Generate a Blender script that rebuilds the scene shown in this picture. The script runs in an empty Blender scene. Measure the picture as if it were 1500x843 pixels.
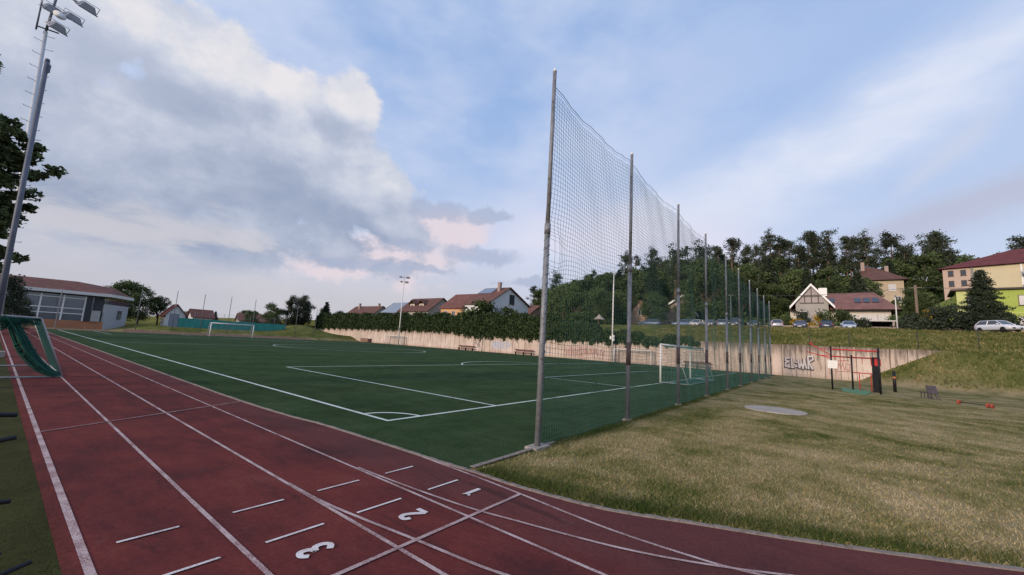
import bpy, math, random
import numpy as np
from mathutils import Vector, Matrix
random.seed(7); rng = np.random.default_rng(11)
R = math.radians; PI = math.pi
scene = bpy.context.scene
COL = scene.collection

# ------------------------------------------------------------------ nodes
class NT:
    def __init__(s, tree): s.t = tree; s.L = tree.links
    def n(s, typ): return s.t.nodes.new(typ)
    def put(s, sock, v):
        if isinstance(v, bpy.types.NodeSocket): s.L.new(v, sock)
        elif isinstance(v, (tuple, list)):
            sock.default_value = tuple(v) + ((1,) if len(v) == 3 and len(sock.default_value) == 4 else ())
        else: sock.default_value = v
    def m(s, op, a, b=None, c=None, clamp=False):
        k = s.n('ShaderNodeMath'); k.operation = op; k.use_clamp = clamp
        for i, x in enumerate((a, b, c)):
            if x is not None: s.put(k.inputs[i], x)
        return k.outputs[0]
    def vm(s, op, a, b=None, scale=None):
        k = s.n('ShaderNodeVectorMath'); k.operation = op; s.put(k.inputs[0], a)
        if b is not None: s.put(k.inputs[1], b)
        if scale is not None: s.put(k.inputs['Scale'], scale)
        return k.outputs[0]
    def noise(s, vec, scale, detail=4, rough=.55, dist=0, color=False):
        k = s.n('ShaderNodeTexNoise'); s.put(k.inputs['Vector'], vec); k.inputs['Scale'].default_value = scale
        k.inputs['Detail'].default_value = detail; k.inputs['Roughness'].default_value = rough; k.inputs['Distortion'].default_value = dist
        return k.outputs['Color' if color else 'Fac']
    def sstep(s, v, a, b, lo=0., hi=1.):
        k = s.n('ShaderNodeMapRange'); k.interpolation_type = 'SMOOTHSTEP'; s.put(k.inputs['Value'], v)
        for nm, x in (('From Min', a), ('From Max', b), ('To Min', lo), ('To Max', hi)): s.put(k.inputs[nm], x)
        return k.outputs['Result']
    def mix(s, f, a, b, mode='MIX'):
        k = s.n('ShaderNodeMix'); k.data_type = 'RGBA'; k.blend_type = mode; k.clamp_factor = True
        s.put(k.inputs['Factor'], f); s.put(k.inputs[6], a); s.put(k.inputs[7], b); return k.outputs[2]
    def ramp(s, f, stops):
        k = s.n('ShaderNodeValToRGB'); s.put(k.inputs[0], f); e = k.color_ramp.elements
        while len(e) < len(stops): e.new(.5)
        for q, (p, c) in zip(e, stops): q.position = p; q.color = tuple(c) + (1,)
        return k.outputs[0]
    def xyz(s, v):
        k = s.n('ShaderNodeSeparateXYZ'); s.put(k.inputs[0], v); return k.outputs
    def comb(s, x, y, z):
        k = s.n('ShaderNodeCombineXYZ')
        for i, q in enumerate((x, y, z)): s.put(k.inputs[i], q)
        return k.outputs[0]
    def bump(s, h, strength, dist):
        k = s.n('ShaderNodeBump'); k.inputs['Strength'].default_value = strength; k.inputs['Distance'].default_value = dist
        s.put(k.inputs['Height'], h); return k.outputs[0]
def new_mat(name, rough=.8, metal=0, spec=.3):
    m = bpy.data.materials.new(name); m.use_nodes = True; t = m.node_tree
    b = next(n for n in t.nodes if n.type == 'BSDF_PRINCIPLED')
    b.inputs['Roughness'].default_value = rough; b.inputs['Metallic'].default_value = metal
    b.inputs['Specular IOR Level'].default_value = spec
    return m, NT(t), b
def coord(nt, kind='Object'):
    if kind == 'World': return nt.n('ShaderNodeNewGeometry').outputs['Position']
    return nt.n('ShaderNodeTexCoord').outputs[kind]
def flat(name, col, rough=.7, metal=0, var=.25, scale=3., kind='Object', spec=.3, bump=0, fine=40., dirt=None):
    m, nt, b = new_mat(name, rough, metal, spec); p = coord(nt, kind)
    n1 = nt.noise(p, scale, 5, .6); n2 = nt.noise(p, fine, 3, .6)
    f = nt.m('ADD', nt.m('MULTIPLY', n1, .7), nt.m('MULTIPLY', n2, .3))
    lo = tuple(c*(1-var) for c in col); hi = tuple(min(1, c*(1+var)) for c in col)
    c = nt.ramp(f, [(.3, lo), (.7, hi)])
    if dirt:
        c = nt.mix(nt.sstep(nt.noise(p, scale*2.3, 6, .65), .52, .7), c, dirt)
    nt.put(b.inputs['Base Color'], c)
    if bump: nt.put(b.inputs['Normal'], nt.bump(n2, bump, .01))
    return m
MATS = {}
def M(k, *a, **kw):
    if k not in MATS: MATS[k] = flat(k, *a, **kw)
    return MATS[k]

# ------------------------------------------------------------------ mesh helpers
class MB:
    def __init__(s): s.v = []; s.f = []
    def add(s, vs, fs):
        o = len(s.v); s.v += [tuple(v) for v in vs]; s.f += [tuple(i+o for i in f) for f in fs]; return s
    def box(s, c, d, rz=0, rx=0, ry=0):
        x, y, z = d[0]/2, d[1]/2, d[2]/2
        m = Matrix.Rotation(rz, 3, 'Z') @ Matrix.Rotation(ry, 3, 'Y') @ Matrix.Rotation(rx, 3, 'X')
        vs = [m @ Vector((a*x, b*y, e*z)) + Vector(c) for a in (-1, 1) for b in (-1, 1) for e in (-1, 1)]
        return s.add(vs, [(0,1,3,2),(4,6,7,5),(0,4,5,1),(2,3,7,6),(0,2,6,4),(1,5,7,3)])
    def tube(s, p, q, r0, r1=None, n=8, cap=True):
        r1 = r0 if r1 is None else r1
        p, q = Vector(p), Vector(q); d = (q-p).normalized(); a = d.orthogonal().normalized(); b = d.cross(a)
        vs = []
        for c, r in ((p, r0), (q, r1)):
            vs += [c + (a*math.cos(2*PI*i/n) + b*math.sin(2*PI*i/n))*r for i in range(n)]
        fs = [(i, (i+1) % n, n+(i+1) % n, n+i) for i in range(n)]
        if cap: fs += [tuple(range(n-1, -1, -1)), tuple(range(n, 2*n))]
        return s.add(vs, fs)
    def path(s, pts, r, n=6):
        for a, b in zip(pts, pts[1:]): s.tube(a, b, r, r, n)
        return s
    def quad(s, *p): return s.add(p, [tuple(range(len(p)))])
    def prism(s, poly, off):                                   # extrude a planar polygon by a vector
        n = len(poly); off = Vector(off); a = [Vector(p) for p in poly]
        vs = a + [p+off for p in a]
        return s.add(vs, [tuple(range(n-1, -1, -1)), tuple(range(n, 2*n))] + [(i, (i+1) % n, n+(i+1) % n, n+i) for i in range(n)])
    def lathe(s, prof, n=16, c=(0,0,0), axis='Z'):
        vs = []
        for r, z in prof:
            for i in range(n):
                x, y = r*math.cos(2*PI*i/n), r*math.sin(2*PI*i/n)
                vs.append((c[0]+x, c[1]+y, c[2]+z) if axis == 'Z' else ((c[0]+x, c[1]+z, c[2]+y) if axis == 'Y' else (c[0]+z, c[1]+x, c[2]+y)))
        k = len(prof); fs = [(j*n+i, j*n+(i+1) % n, (j+1)*n+(i+1) % n, (j+1)*n+i) for j in range(k-1) for i in range(n)]
        fs += [tuple(range(n-1, -1, -1)), tuple(range((k-1)*n, k*n))]
        return s.add(vs, fs)
    def mesh(s, name, mat, smooth=False):
        me = bpy.data.meshes.new(name); me.from_pydata(s.v, [], s.f)
        if mat: me.materials.append(mat)
        if smooth: me.shade_smooth()
        return me
    def build(s, name, mat, parent=None, smooth=False, fix=True):
        me = s.mesh(name, mat, smooth)
        if fix and len(s.f) < 20000:
            import bmesh
            b = bmesh.new(); b.from_mesh(me); bmesh.ops.recalc_face_normals(b, faces=b.faces); b.to_mesh(me); b.free()
        return link(name, me, parent)
def link(name, me, parent=None):
    o = bpy.data.objects.new(name, me); COL.objects.link(o)
    if parent: o.parent = parent
    return o
def tag(o, label, cat, group=None, kind=None):
    if label: o['label'] = label
    if cat: o['category'] = cat
    if group: o['group'] = group
    if kind: o['kind'] = kind
    return o
def thing(name, label, cat, loc=(0,0,0), rz=0, group=None):
    o = bpy.data.objects.new(name, None); COL.objects.link(o); o.location = loc; o.rotation_euler = (0,0,rz); o.empty_display_size = .2
    return tag(o, label, cat, group)
def struct(o): o['kind'] = 'structure'; return o
def np_mesh(name, V, F, mat):                                  # V (n,3); F (m,k) faces of equal size k
    me = bpy.data.meshes.new(name); k = F.shape[1]
    me.vertices.add(len(V)); me.vertices.foreach_set('co', np.ascontiguousarray(V, dtype=np.float32).ravel())
    me.loops.add(F.size); me.loops.foreach_set('vertex_index', np.ascontiguousarray(F, dtype=np.int32).ravel())
    me.polygons.add(len(F)); me.polygons.foreach_set('loop_start', np.arange(0, F.size, k, dtype=np.int32))
    me.update(calc_edges=True); me.materials.append(mat); return me
def dup(root, loc, rz=0, label=None, group=None, sc=1):
    r = root.copy(); COL.objects.link(r); r.location = loc; r.rotation_euler = (0,0,rz); r.scale = (sc,)*3 if not isinstance(sc, tuple) else sc
    if label: r['label'] = label
    if group: r['group'] = group
    for ch in list(root.children):
        c = ch.copy(); COL.objects.link(c); c.parent = r
        for g in list(ch.children):
            d = g.copy(); COL.objects.link(d); d.parent = c
    return r
def lerp_t(x, pts):
    if x <= pts[0][0]: return pts[0][1]
    for (a, u), (b, v) in zip(pts, pts[1:]):
        if x <= b: return u + (v-u)*(x-a)/(b-a)
    return pts[-1][1]
def ss(a, b, x):
    t = min(1, max(0, (x-a)/(b-a))); return t*t*(3-2*t)

# ------------------------------------------------------------------ camera (2 m above the ground, 14 mm lens, pitched up 8 degrees, rolled 3)
A = Vector((-760, 36.5, 585.4)).normalized(); B = Vector((456, 107.2, 585.4)); B = (B - A*A.dot(B)).normalized(); UP = A.cross(B)
if UP.y > 0: UP = -UP
cam = bpy.data.cameras.new('camera'); co = bpy.data.objects.new('camera', cam); COL.objects.link(co); scene.camera = co
cam.sensor_width = 36; cam.lens = 585.4/1500*36; cam.clip_end = 5000; cam.clip_start = .05
right = Vector((B.x, A.x, UP.x)); down = Vector((B.y, A.y, UP.y)); fwd = Vector((B.z, A.z, UP.z))
co.matrix_world = Matrix(((right.x, -down.x, -fwd.x, 0), (right.y, -down.y, -fwd.y, 0), (right.z, -down.z, -fwd.z, 2.0), (0,0,0,1)))

# ------------------------------------------------------------------ sky and sun
SUN = Vector((-.93, .12, .26)).normalized()
w = bpy.data.worlds.new('World'); scene.world = w; w.use_nodes = True
nt = NT(w.node_tree); bg = next(n for n in w.node_tree.nodes if n.type == 'BACKGROUND')
sky = nt.n('ShaderNodeTexSky'); sky.sky_type = 'NISHITA'; sky.sun_disc = False
sky.sun_elevation = math.asin(SUN.z); sky.sun_rotation = math.atan2(SUN.x, SUN.y); sky.air_density = 1.2; sky.dust_density = 1.0; sky.ozone_density = 1.5
ST = .1
D0 = nt.n('ShaderNodeTexCoord').outputs['Generated']
def azel(d):
    x = nt.xyz(d); az = nt.m('MULTIPLY', nt.m('ARCTAN2', x[0], x[1]), 57.2958)
    el = nt.m('MULTIPLY', nt.m('ARCSINE', x[2]), 57.2958); return az, el
def blob(az, el, b):
    u = nt.m('DIVIDE', nt.m('SUBTRACT', az, b[0]), b[2]); v = nt.m('DIVIDE', nt.m('SUBTRACT', el, b[1]), b[3])
    return nt.m('SUBTRACT', 1.0, nt.m('SQRT', nt.m('ADD', nt.m('MULTIPLY', u, u), nt.m('MULTIPLY', v, v))))
def blobs(az, el, bs):
    r = blob(az, el, bs[0])
    for b in bs[1:]:
        k = nt.n('ShaderNodeMath'); k.operation = 'SMOOTH_MAX'; nt.put(k.inputs[0], r); nt.put(k.inputs[1], blob(az, el, b)); k.inputs[2].default_value = .12; r = k.outputs[0]
    return r
MASS = [(6,14.5,32,12),(22,21,11,10.5),(30,17.5,7.5,6.5),(12,27,9,6.0),(-10,24,13,14),(26.6,28.2,4.2,4.6),(-22,13,20,10),(32.5,15.2,6.5,3.6),(3,28,8,5),(19,28,5,5)]
def cumulus(off):
    d = nt.vm('ADD', D0, off) if off else D0
    q = nt.vm('MULTIPLY', d, (1, 1, 1.35))
    n1 = nt.noise(q, 3.0, 2, .5, 0, True); c1 = nt.xyz(n1)
    az, el = azel(d)
    az2 = nt.m('ADD', az, nt.m('MULTIPLY', nt.m('SUBTRACT', c1[0], .5), 13)); el2 = nt.m('ADD', el, nt.m('MULTIPLY', nt.m('SUBTRACT', c1[1], .5), 8))
    fb = nt.noise(q, 8.5, 9, .60, .1)
    vo = nt.n('ShaderNodeTexVoronoi'); vo.feature = 'SMOOTH_F1'; nt.put(vo.inputs['Vector'], nt.vm('ADD', q, nt.vm('SCALE', nt.noise(q, 9, 3, .5, 0, True), scale=.10))); vo.inputs['Scale'].default_value = 9; vo.inputs['Smoothness'].default_value = .6
    base = nt.m('ADD', nt.m('MULTIPLY', nt.m('SUBTRACT', fb, .5), 1.7), nt.m('MULTIPLY', nt.m('SUBTRACT', .42, vo.outputs['Distance']), .34))
    return nt.m('ADD', blobs(az2, el2, MASS), base)
az, el = azel(D0)
dn = cumulus(None)
# toward the light: a step up and to the right across the sky
dn2 = cumulus((.022, -.016, .046))
Dq = nt.vm('MULTIPLY', D0, (1, 1, 3.2))
nlow = nt.noise(nt.vm('MULTIPLY', D0, (1, 1, 2)), 2.2, 5, .55); nmid = nt.noise(nt.vm('MULTIPLY', D0, (1, 1, 2)), 5., 6, .55, .2); nfine = nt.noise(D0, 14, 7, .6)
S = lambda r, g, b: tuple(c/ST for c in (r, g, b))
blue = nt.mix(.72, nt.vm('MULTIPLY', sky.outputs[0], (.8, .95, 1.25)), S(.40, .585, .95))
hz = nt.sstep(el, 2, 34)
clear = nt.mix(hz, S(.60, .67, .83), blue)
# thin high veil
veil = nt.m('MULTIPLY', nt.sstep(nt.m('ADD', nt.m('MULTIPLY', nlow, .75), nt.m('MULTIPLY', nmid, .35)), .34, .68), .92)
leftside = nt.sstep(az, 96, 50)
veil = nt.m('MULTIPLY', veil, nt.m('ADD', .30, nt.m('MULTIPLY', leftside, .66)))
c = nt.mix(veil, clear, S(.63, .70, .89))
def band(az0, el0, slope, wdt, a, b, soft=6):
    p = nt.m('DIVIDE', nt.m('SUBTRACT', nt.m('SUBTRACT', el, el0), nt.m('MULTIPLY', nt.m('SUBTRACT', az, az0), slope)), wdt)
    p = nt.m('ADD', p, nt.m('MULTIPLY', nt.m('SUBTRACT', nmid, .5), 2.4))
    g = nt.m('POWER', 2.718, nt.m('MULTIPLY', nt.m('MULTIPLY', p, p), -1.0))
    return nt.m('MULTIPLY', nt.m('MULTIPLY', g, nt.sstep(az, a-soft, a+soft)), nt.sstep(az, b+soft, b-soft))
streak = nt.noise(nt.vm('MULTIPLY', D0, (2, 2, 5)), 5, 6, .55)
c = nt.mix(nt.m('MULTIPLY', band(80, 19.5, .34, 4.2, 64, 125), nt.m('ADD', .45, nt.m('MULTIPLY', streak, .75))), c, S(.74, .79, .93))
c = nt.mix(nt.m('MULTIPLY', band(70, 14, -.05, 4.5, 50, 84), .8), c, S(.76, .75, .88))
c = nt.mix(nt.m('MULTIPLY', band(96, 13.2, .30, 1.7, 91, 128, 5), .8), c, S(.50, .52, .66))
c = nt.mix(nt.m('MULTIPLY', band(101, 20.6, .75, 1.2, 97, 104, 2), .55), c, S(.62, .66, .80))
# warm pale low sky to the left and the pink glow behind the houses
low = nt.m('MULTIPLY', nt.sstep(el, 14, 3), nt.sstep(az, 74, 40))
c = nt.mix(nt.m('MULTIPLY', low, .95), c, nt.mix(nt.sstep(nlow, .35, .65), S(.54, .54, .60), S(.61, .59, .63)))
pink = nt.m('ADD', blobs(nt.m('ADD', az, nt.m('MULTIPLY', nt.m('SUBTRACT', nmid, .5), 12)), nt.m('ADD', el, nt.m('MULTIPLY', nt.m('SUBTRACT', nfine, .5), 6)), [(36, 10.5, 13, 4.5), (42, 14.8, 10, 4.6), (30, 9, 11, 2.5)]), nt.m('MULTIPLY', nt.m('SUBTRACT', nfine, .5), .8))
c = nt.mix(nt.m('MULTIPLY', nt.sstep(pink, 0, .6), .85), c, S(.80, .69, .74))
# the big cumulus mass
lit = nt.m('SUBTRACT', dn, dn2)
lightv = nt.sstep(lit, -.55, .85)
nbig = nt.noise(nt.vm('MULTIPLY', D0, (1, 1, 2.6)), 3.6, 5, .5, .2)
hgt = nt.sstep(nt.m('ADD', el, nt.m('MULTIPLY', nt.m('SUBTRACT', nbig, .5), 34)), 12, 32)
shade = nt.m('ADD', nt.m('ADD', nt.m('MULTIPLY', lightv, .56), nt.m('MULTIPLY', hgt, .44)), nt.m('MULTIPLY', nt.m('SUBTRACT', nfine, .5), .50))
shade = nt.m('ADD', .10, nt.m('MULTIPLY', shade, .80))
cc = nt.ramp(shade, [(.06, (.31, .375, .52)), (.34, (.43, .485, .62)), (.54, (.53, .575, .70)), (.72, (.65, .68, .77)), (.92, (.84, .81, .83))])
cc = nt.vm('SCALE', cc, scale=1/ST)
lo_gap = nt.m('MULTIPLY', nt.sstep(nt.noise(nt.vm('MULTIPLY', D0, (1, 1, 3.2)), 4.2, 7, .6, .3), .47, .63), nt.sstep(el, 17, 9))
cc = nt.mix(nt.m('MULTIPLY', lo_gap, .75), cc, S(.64, .62, .66))
cc = nt.mix(nt.m('MULTIPLY', nt.sstep(el, 8.5, 3), .8), cc, S(.56, .55, .61))
mask = nt.m('MULTIPLY', nt.sstep(dn, -.12, .16), nt.sstep(el, 3.5, 9.5))
c = nt.mix(nt.m('MULTIPLY', mask, .96), c, cc)
# small dark flat clouds in the glow
az3 = nt.m('ADD', az, nt.m('MULTIPLY', nt.m('SUBTRACT', nfine, .5), 7)); el3 = nt.m('ADD', el, nt.m('MULTIPLY', nt.m('SUBTRACT', nt.noise(D0, 19, 6, .6), .5), 3.5))
sm = nt.m('ADD', blobs(az3, el3, [(40.5,17.6,5.5,1.6),(48,17.6,4.2,1.3),(36.5,12.7,5,1.1),(39,9.6,5,.9),(47,12,7,1.6),(31,9.3,5,1.0),(56,8.6,7,1.0)]), nt.m('MULTIPLY', nt.m('SUBTRACT', nfine, .5), 1.0))
c = nt.mix(nt.m('MULTIPLY', nt.sstep(sm, -.05, .5), .72), c, S(.40, .46, .62))
# below the horizon
c = nt.mix(nt.sstep(el, -1, -6), c, S(.10, .11, .09))
nt.put(bg.inputs['Color'], c); bg.inputs['Strength'].default_value = ST
sl = bpy.data.lights.new('sun', 'SUN'); sl.energy = 2.9; sl.angle = R(11); sl.color = (1.0, .80, .64)
so = bpy.data.objects.new('sun', sl); COL.objects.link(so); so.rotation_euler = SUN.to_track_quat('Z', 'Y').to_euler()
w.cycles.sampling_method = 'MANUAL'; w.cycles.sample_map_resolution = 256
scene.view_settings.view_transform = 'Standard'; scene.view_settings.look = 'None'; scene.view_settings.exposure = 0
scene.cycles.max_bounces = 5; scene.cycles.transparent_max_bounces = 8

# ------------------------------------------------------------------ terrain
FOOT = [(-60, 30), (-22, 45), (-13, 51.5), (-10, 52.3), (-7, 54), (-3, 58)]
HILL = [(84, 6.7), (100, 8.6), (130, 16.5), (170, 29), (210, 33), (420, 34)]
HFY = [(-110, .35), (-60, .55), (-37, .66), (-20, .86), (0, 1), (45, 1), (74, .86), (110, .48), (160, .15), (260, .04)]
def ground(x, y):
    z = 0.
    n = .5+.5*math.sin(x*.21+1.3*math.sin(y*.17))*math.cos(y*.23+.7)
    if x > 58.15 and y < 118:
        if y > -9.5: z = 3.5 + 3.2*ss(58, 76, x)
        else: z = 3.6 + 3.1*min(1, max(0, (x-58)/18))
    elif y < -2.6 and x > 25 and y < 60:
        xb = lerp_t(y, FOOT); hf = 3.7*min(1, (-2.6-y)/6.6)
        z = hf*min(1, max(0, (x-xb)/(58.2-xb)))**.9 if x > xb else 0
        if x > 58.15: z = 3.6 + 3.1*min(1, (x-58)/18)
    if x > 84:
        k = lerp_t(y*170/x, HFY); z = 6.7 + (lerp_t(x, HILL)-6.7)*k + .7*(n-.5)*k
    if x <= 58.15 and y > 92.5:
        z = 1.25*ss(92.8, 98.5, y)*ss(13, 20, x) + 2.1*math.exp(-((x-47)/6)**2-((y-103)/4.5)**2)
    if y >= 118: z = max(z, 0) + (3.5 if x > 62 else 3.5*ss(52, 62, x)) if x <= 84 else z
    if 58.2 < x < 77: z += .35*(n-.5)*ss(58.5, 62, x)*ss(77, 73, x)
    if x < -20: z = 1.5*ss(-20, -80, x)
    return z
def axis(lo, hi, core, far):
    out = []; x = lo
    while x < hi:
        out.append(x)
        x += core if any(a <= x <= b for a, b in far) else max(core*2, min(60, min(min(abs(x-a), abs(x-b)) for a, b in far)*.35+core*2))
    return out + [hi]
xs = sorted(set([round(v, 2) for v in axis(-1500, 2500, 1.6, [(-8, 130)])] + [58.10, 58.22]))
ys = axis(-1200, 2500, 1.6, [(-50, 122)])
V = np.array([(x, y, ground(x, y)) for y in ys for x in xs]); nx = len(xs)
F = np.array([(j*nx+i, j*nx+i+1, (j+1)*nx+i+1, (j+1)*nx+i) for j in range(len(ys)-1) for i in range(nx-1)])
gm, g, b = new_mat('lawn_ground', 1.0, 0, 0); P = coord(g, 'World')
big = g.noise(P, .16, 4, .55); mid = g.noise(P, .75, 6, .65, .4); st = g.noise(g.vm('MULTIPLY', P, (1, 2.2, 1)), 3.5, 6, .7); fin = g.noise(P, 28, 4, .7)
f = g.m('ADD', g.m('ADD', g.m('MULTIPLY', big, .30), g.m('MULTIPLY', mid, .50)), g.m('MULTIPLY', st, .20))
dry = g.ramp(f, [(.38, (.065, .080, .025)), (.45, (.16, .15, .058)), (.53, (.30, .245, .125)), (.66, (.41, .33, .20))])
px = g.xyz(P)
green = g.ramp(f, [(.36, (.065, .082, .022)), (.5, (.13, .138, .042)), (.64, (.23, .20, .085))])
slope = g.sstep(px[2], .05, .9)
sd = g.m('SUBTRACT', g.m('SUBTRACT', px[0], 58.0), g.m('MULTIPLY', g.m('ADD', px[1], 3.0), .66))
foot = g.m('MULTIPLY', g.m('MULTIPLY', g.sstep(g.m('ADD', sd, g.m('MULTIPLY', g.m('SUBTRACT', mid, .5), 3)), -6.5, -2.5), g.sstep(sd, 1.2, -.2)), g.m('MULTIPLY', g.sstep(px[1], 4, 0), g.sstep(px[0], 40, 46)))
c1 = g.mix(g.m('MULTIPLY', foot, .28), g.mix(slope, dry, green), (.36, .28, .17))
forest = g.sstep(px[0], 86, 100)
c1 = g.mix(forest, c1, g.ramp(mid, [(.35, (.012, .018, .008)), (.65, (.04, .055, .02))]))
c1 = g.mix(g.m('MULTIPLY', g.sstep(fin, .35, .65), .45), c1, g.vm('SCALE', c1, scale=.55))
g.put(b.inputs['Base Color'], c1); g.put(b.inputs['Normal'], g.bump(g.m('ADD', fin, g.m('MULTIPLY', st, 2)), .6, .05))
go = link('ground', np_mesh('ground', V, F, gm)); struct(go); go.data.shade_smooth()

def strip(mb, pts, wd, z):
    pts = [Vector((p[0], p[1], 0)) for p in pts]; L, Rr = [], []
    for i, p in enumerate(pts):
        d = (pts[min(i+1, len(pts)-1)]-pts[max(i-1, 0)]).normalized(); n = Vector((-d.y, d.x, 0))
        L.append((p.x+n.x*wd/2, p.y+n.y*wd/2, z)); Rr.append((p.x-n.x*wd/2, p.y-n.y*wd/2, z))
    n = len(pts); mb.add(L+Rr, [(i, n+i, n+i+1, i+1) for i in range(n-1)])
def spline(pts, n=8):
    out = []; P_ = [pts[0]]+list(pts)+[pts[-1]]
    for i in range(1, len(P_)-2):
        p0, p1, p2, p3 = (np.array(q, float) for q in P_[i-1:i+3])
        for k in range(n):
            t = k/n; out.append(tuple(.5*((2*p1)+(-p0+p2)*t+(2*p0-5*p1+4*p2-p3)*t*t+(-p0+3*p1-3*p2+p3)*t**3)))
    return out+[tuple(pts[-1])]

# --- artificial grass strip left of the track
m, g, b = new_mat('olive_turf', .95, 0, .1); P = coord(g, 'World')
f = g.m('ADD', g.m('MULTIPLY', g.noise(P, 1.2, 5, .6), .6), g.m('MULTIPLY', g.noise(P, 60, 3, .7), .4))
g.put(b.inputs['Base Color'], g.ramp(f, [(.35, (.022, .025, .007)), (.6, (.058, .058, .018)), (.8, (.10, .09, .04))])); g.put(b.inputs['Normal'], g.bump(g.noise(P, 90, 3, .7), .7, .02))
struct(MB().quad((-6, -30, .004), (.72, -30, .004), (.72, 46, .004), (-6, 46, .004)).build('turf_strip', m))

# --- running track
INNER = [(4.45, 96), (4.42, 60), (4.42, 20), (4.44, 13), (4.55, 10), (4.69, 8.7), (4.76, 6.57), (4.79, 5.1), (4.83, 4.2), (4.83, 3.45), (5.0, 2.26), (5.4, 1.29), (5.91, .09), (6.75, -1.53), (8.4, -4.3), (11, -8), (16, -13), (24, -18)]
ic = spline(INNER, 6)
m, g, b = new_mat('tartan', .95, 0, .06); P = coord(g, 'World')
bg_ = g.noise(P, .55, 6, .62, .5); md = g.noise(g.vm('MULTIPLY', P, (2.2, .8, 1)), 1.6, 5, .65); fi = g.noise(P, 160, 2, .7)
f = g.m('ADD', g.m('MULTIPLY', bg_, .6), g.m('MULTIPLY', md, .4))
c1 = g.ramp(f, [(.34, (.088, .034, .034)), (.46, (.155, .040, .038)), (.57, (.205, .050, .044)), (.72, (.240, .080, .066))])
px = g.xyz(P)
# the inner lane near the kerb is greyer and worn
worn = g.m('MULTIPLY', g.sstep(g.m('ADD', px[0], g.m('MULTIPLY', g.m('SUBTRACT', md, .5), 1.6)), 3.3, 4.3), .6)
c1 = g.mix(worn, c1, (.145, .062, .060))
dst = g.m('MULTIPLY', g.sstep(g.noise(P, .35, 4, .6), .5, .68), .45)
c1 = g.mix(dst, c1, (.055, .030, .033))
c1 = g.mix(g.m('MULTIPLY', g.sstep(g.noise(g.vm('MULTIPLY', P, (3.2, .5, 1)), .9, 6, .7, .6), .56, .70), .5), c1, (.042, .028, .030))
c1 = g.mix(g.m('MULTIPLY', g.sstep(g.noise(P, 2.7, 5, .7), .60, .74), .35), c1, (.21, .11, .095))
c1 = g.mix(g.m('MULTIPLY', g.sstep(fi, .42, .62), .4), c1, g.vm('SCALE', c1, scale=.45))
c1 = g.mix(g.m('MULTIPLY', g.sstep(g.noise(P, 45, 2, .5), .70, .76), .5), c1, (.24, .16, .14))
c1 = g.mix(g.m('MULTIPLY', g.sstep(g.noise(P, 20, 6, .8), .38, .62), .32), g.vm('SCALE', c1, scale=.72), g.vm('SCALE', c1, scale=1.28))
g.put(b.inputs['Base Color'], c1); g.put(b.inputs['Normal'], g.bump(fi, .5, .004))
t = MB(); n = len(ic)
t.add([(x, y, .006) for x, y in ic]+[(.62, max(y, -40), .006) for x, y in ic], [(i, i+1, n+i+1, n+i) for i in range(n-1)])
t.add([(.62, -18, .006), (24, -18, .006), (30, -40, .006), (.62, -40, .006)], [(0, 1, 2, 3)])
struct(t.build('running_track', m))
def paint(name, col, under, wear=.5):
    m, g, b = new_mat(name, .8, 0, .2); P = coord(g, 'World')
    f = g.m('ADD', g.m('MULTIPLY', g.noise(P, 130, 2, .7), .75), g.m('MULTIPLY', g.noise(P, 2.5, 4, .6), .45))
    g.put(b.inputs['Base Color'], g.mix(g.sstep(f, wear+.22, wear-.02), under, col)); return m
pm = paint('lane_paint', (.56, .44, .42), (.15, .05, .05), .52)
pm2 = paint('bright_paint', (.72, .68, .66), (.22, .09, .09), .58)
pm3 = paint('faded_paint', (.40, .28, .27), (.13, .05, .05), .5)
L = MB(); zl = .011
strip(L, [(.76, 96), (.76, -12)], .062, zl)
strip(L, [(1.68, 96), (1.68, -6)], .045, zl); strip(L, [(2.67, 96), (2.66, 1)], .044, zl); strip(L, [(3.67, 96), (3.63, .3)], .040, zl)
strip(L, spline([(4.74, 5.4), (4.70, 4.3), (4.63, 3.3), (4.52, 2.04), (4.55, 1.14), (4.64, .61), (5.0, -.4), (5.7, -1.9), (7.5, -4.6)]), .040, zl)
strip(L, spline([(3.67, 5.6), (3.71, 4.6), (3.80, 3.5), (3.94, 2.78), (4.19, 1.7), (4.55, .84), (5.05, 0), (5.7, -1.), (7, -2.6)]), .036, zl+.003)
strip(L, spline([(2.67, 5.6), (2.70, 4.6), (2.87, 3.28), (3.01, 2.27), (3.35, 1.2), (3.9, .1)]), .040, zl+.003)
strip(L, [(.9, 3.26), (4.62, 3.26)], .048, zl+.006)
struct(L.build('lane_lines', pm))
L = MB(); strip(L, [(.79, 10.72), (4.50, 12.5)], .06, zl+.006); struct(L.build('changeover_line', pm3))
L = MB()
for x0, x1, y in ((3.80,4.30,5.1),(3.83,4.38,4.2),(2.80,3.38,5.1),(2.80,3.40,4.2),(1.88,2.40,5.1),(1.86,2.42,4.2),(.97,1.42,5.1),(.9,1.5,4.2)): strip(L, [(x0, y), (x1, y)], .034, zl+.006)
struct(L.build('start_dashes', pm2))
def stroke(mb, pts, wd, org, z):                             # numerals are read facing -X: up is -X, their right is +Y
    strip(mb, [(org[0]-v*.76, org[1]+u*.76) for u, v in pts], wd, z)
nm = {'1': [[(-.06, .13), (.02, .20), (.02, -.20)]],
      '2': [spline([(-.075, .10), (-.04, .18), (.05, .17), (.075, .09), (.02, -.02), (-.06, -.13), (-.085, -.175)], 5), [(-.10, -.175), (.10, -.175)]],
      '3': [spline([(-.08, .12), (-.02, .185), (.07, .15), (.06, .05), (-.01, .01), (-.01, .008)], 5), spline([(-.01, .012), (.07, -.03), (.075, -.13), (0, -.185), (-.085, -.13)], 5)]}
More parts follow.
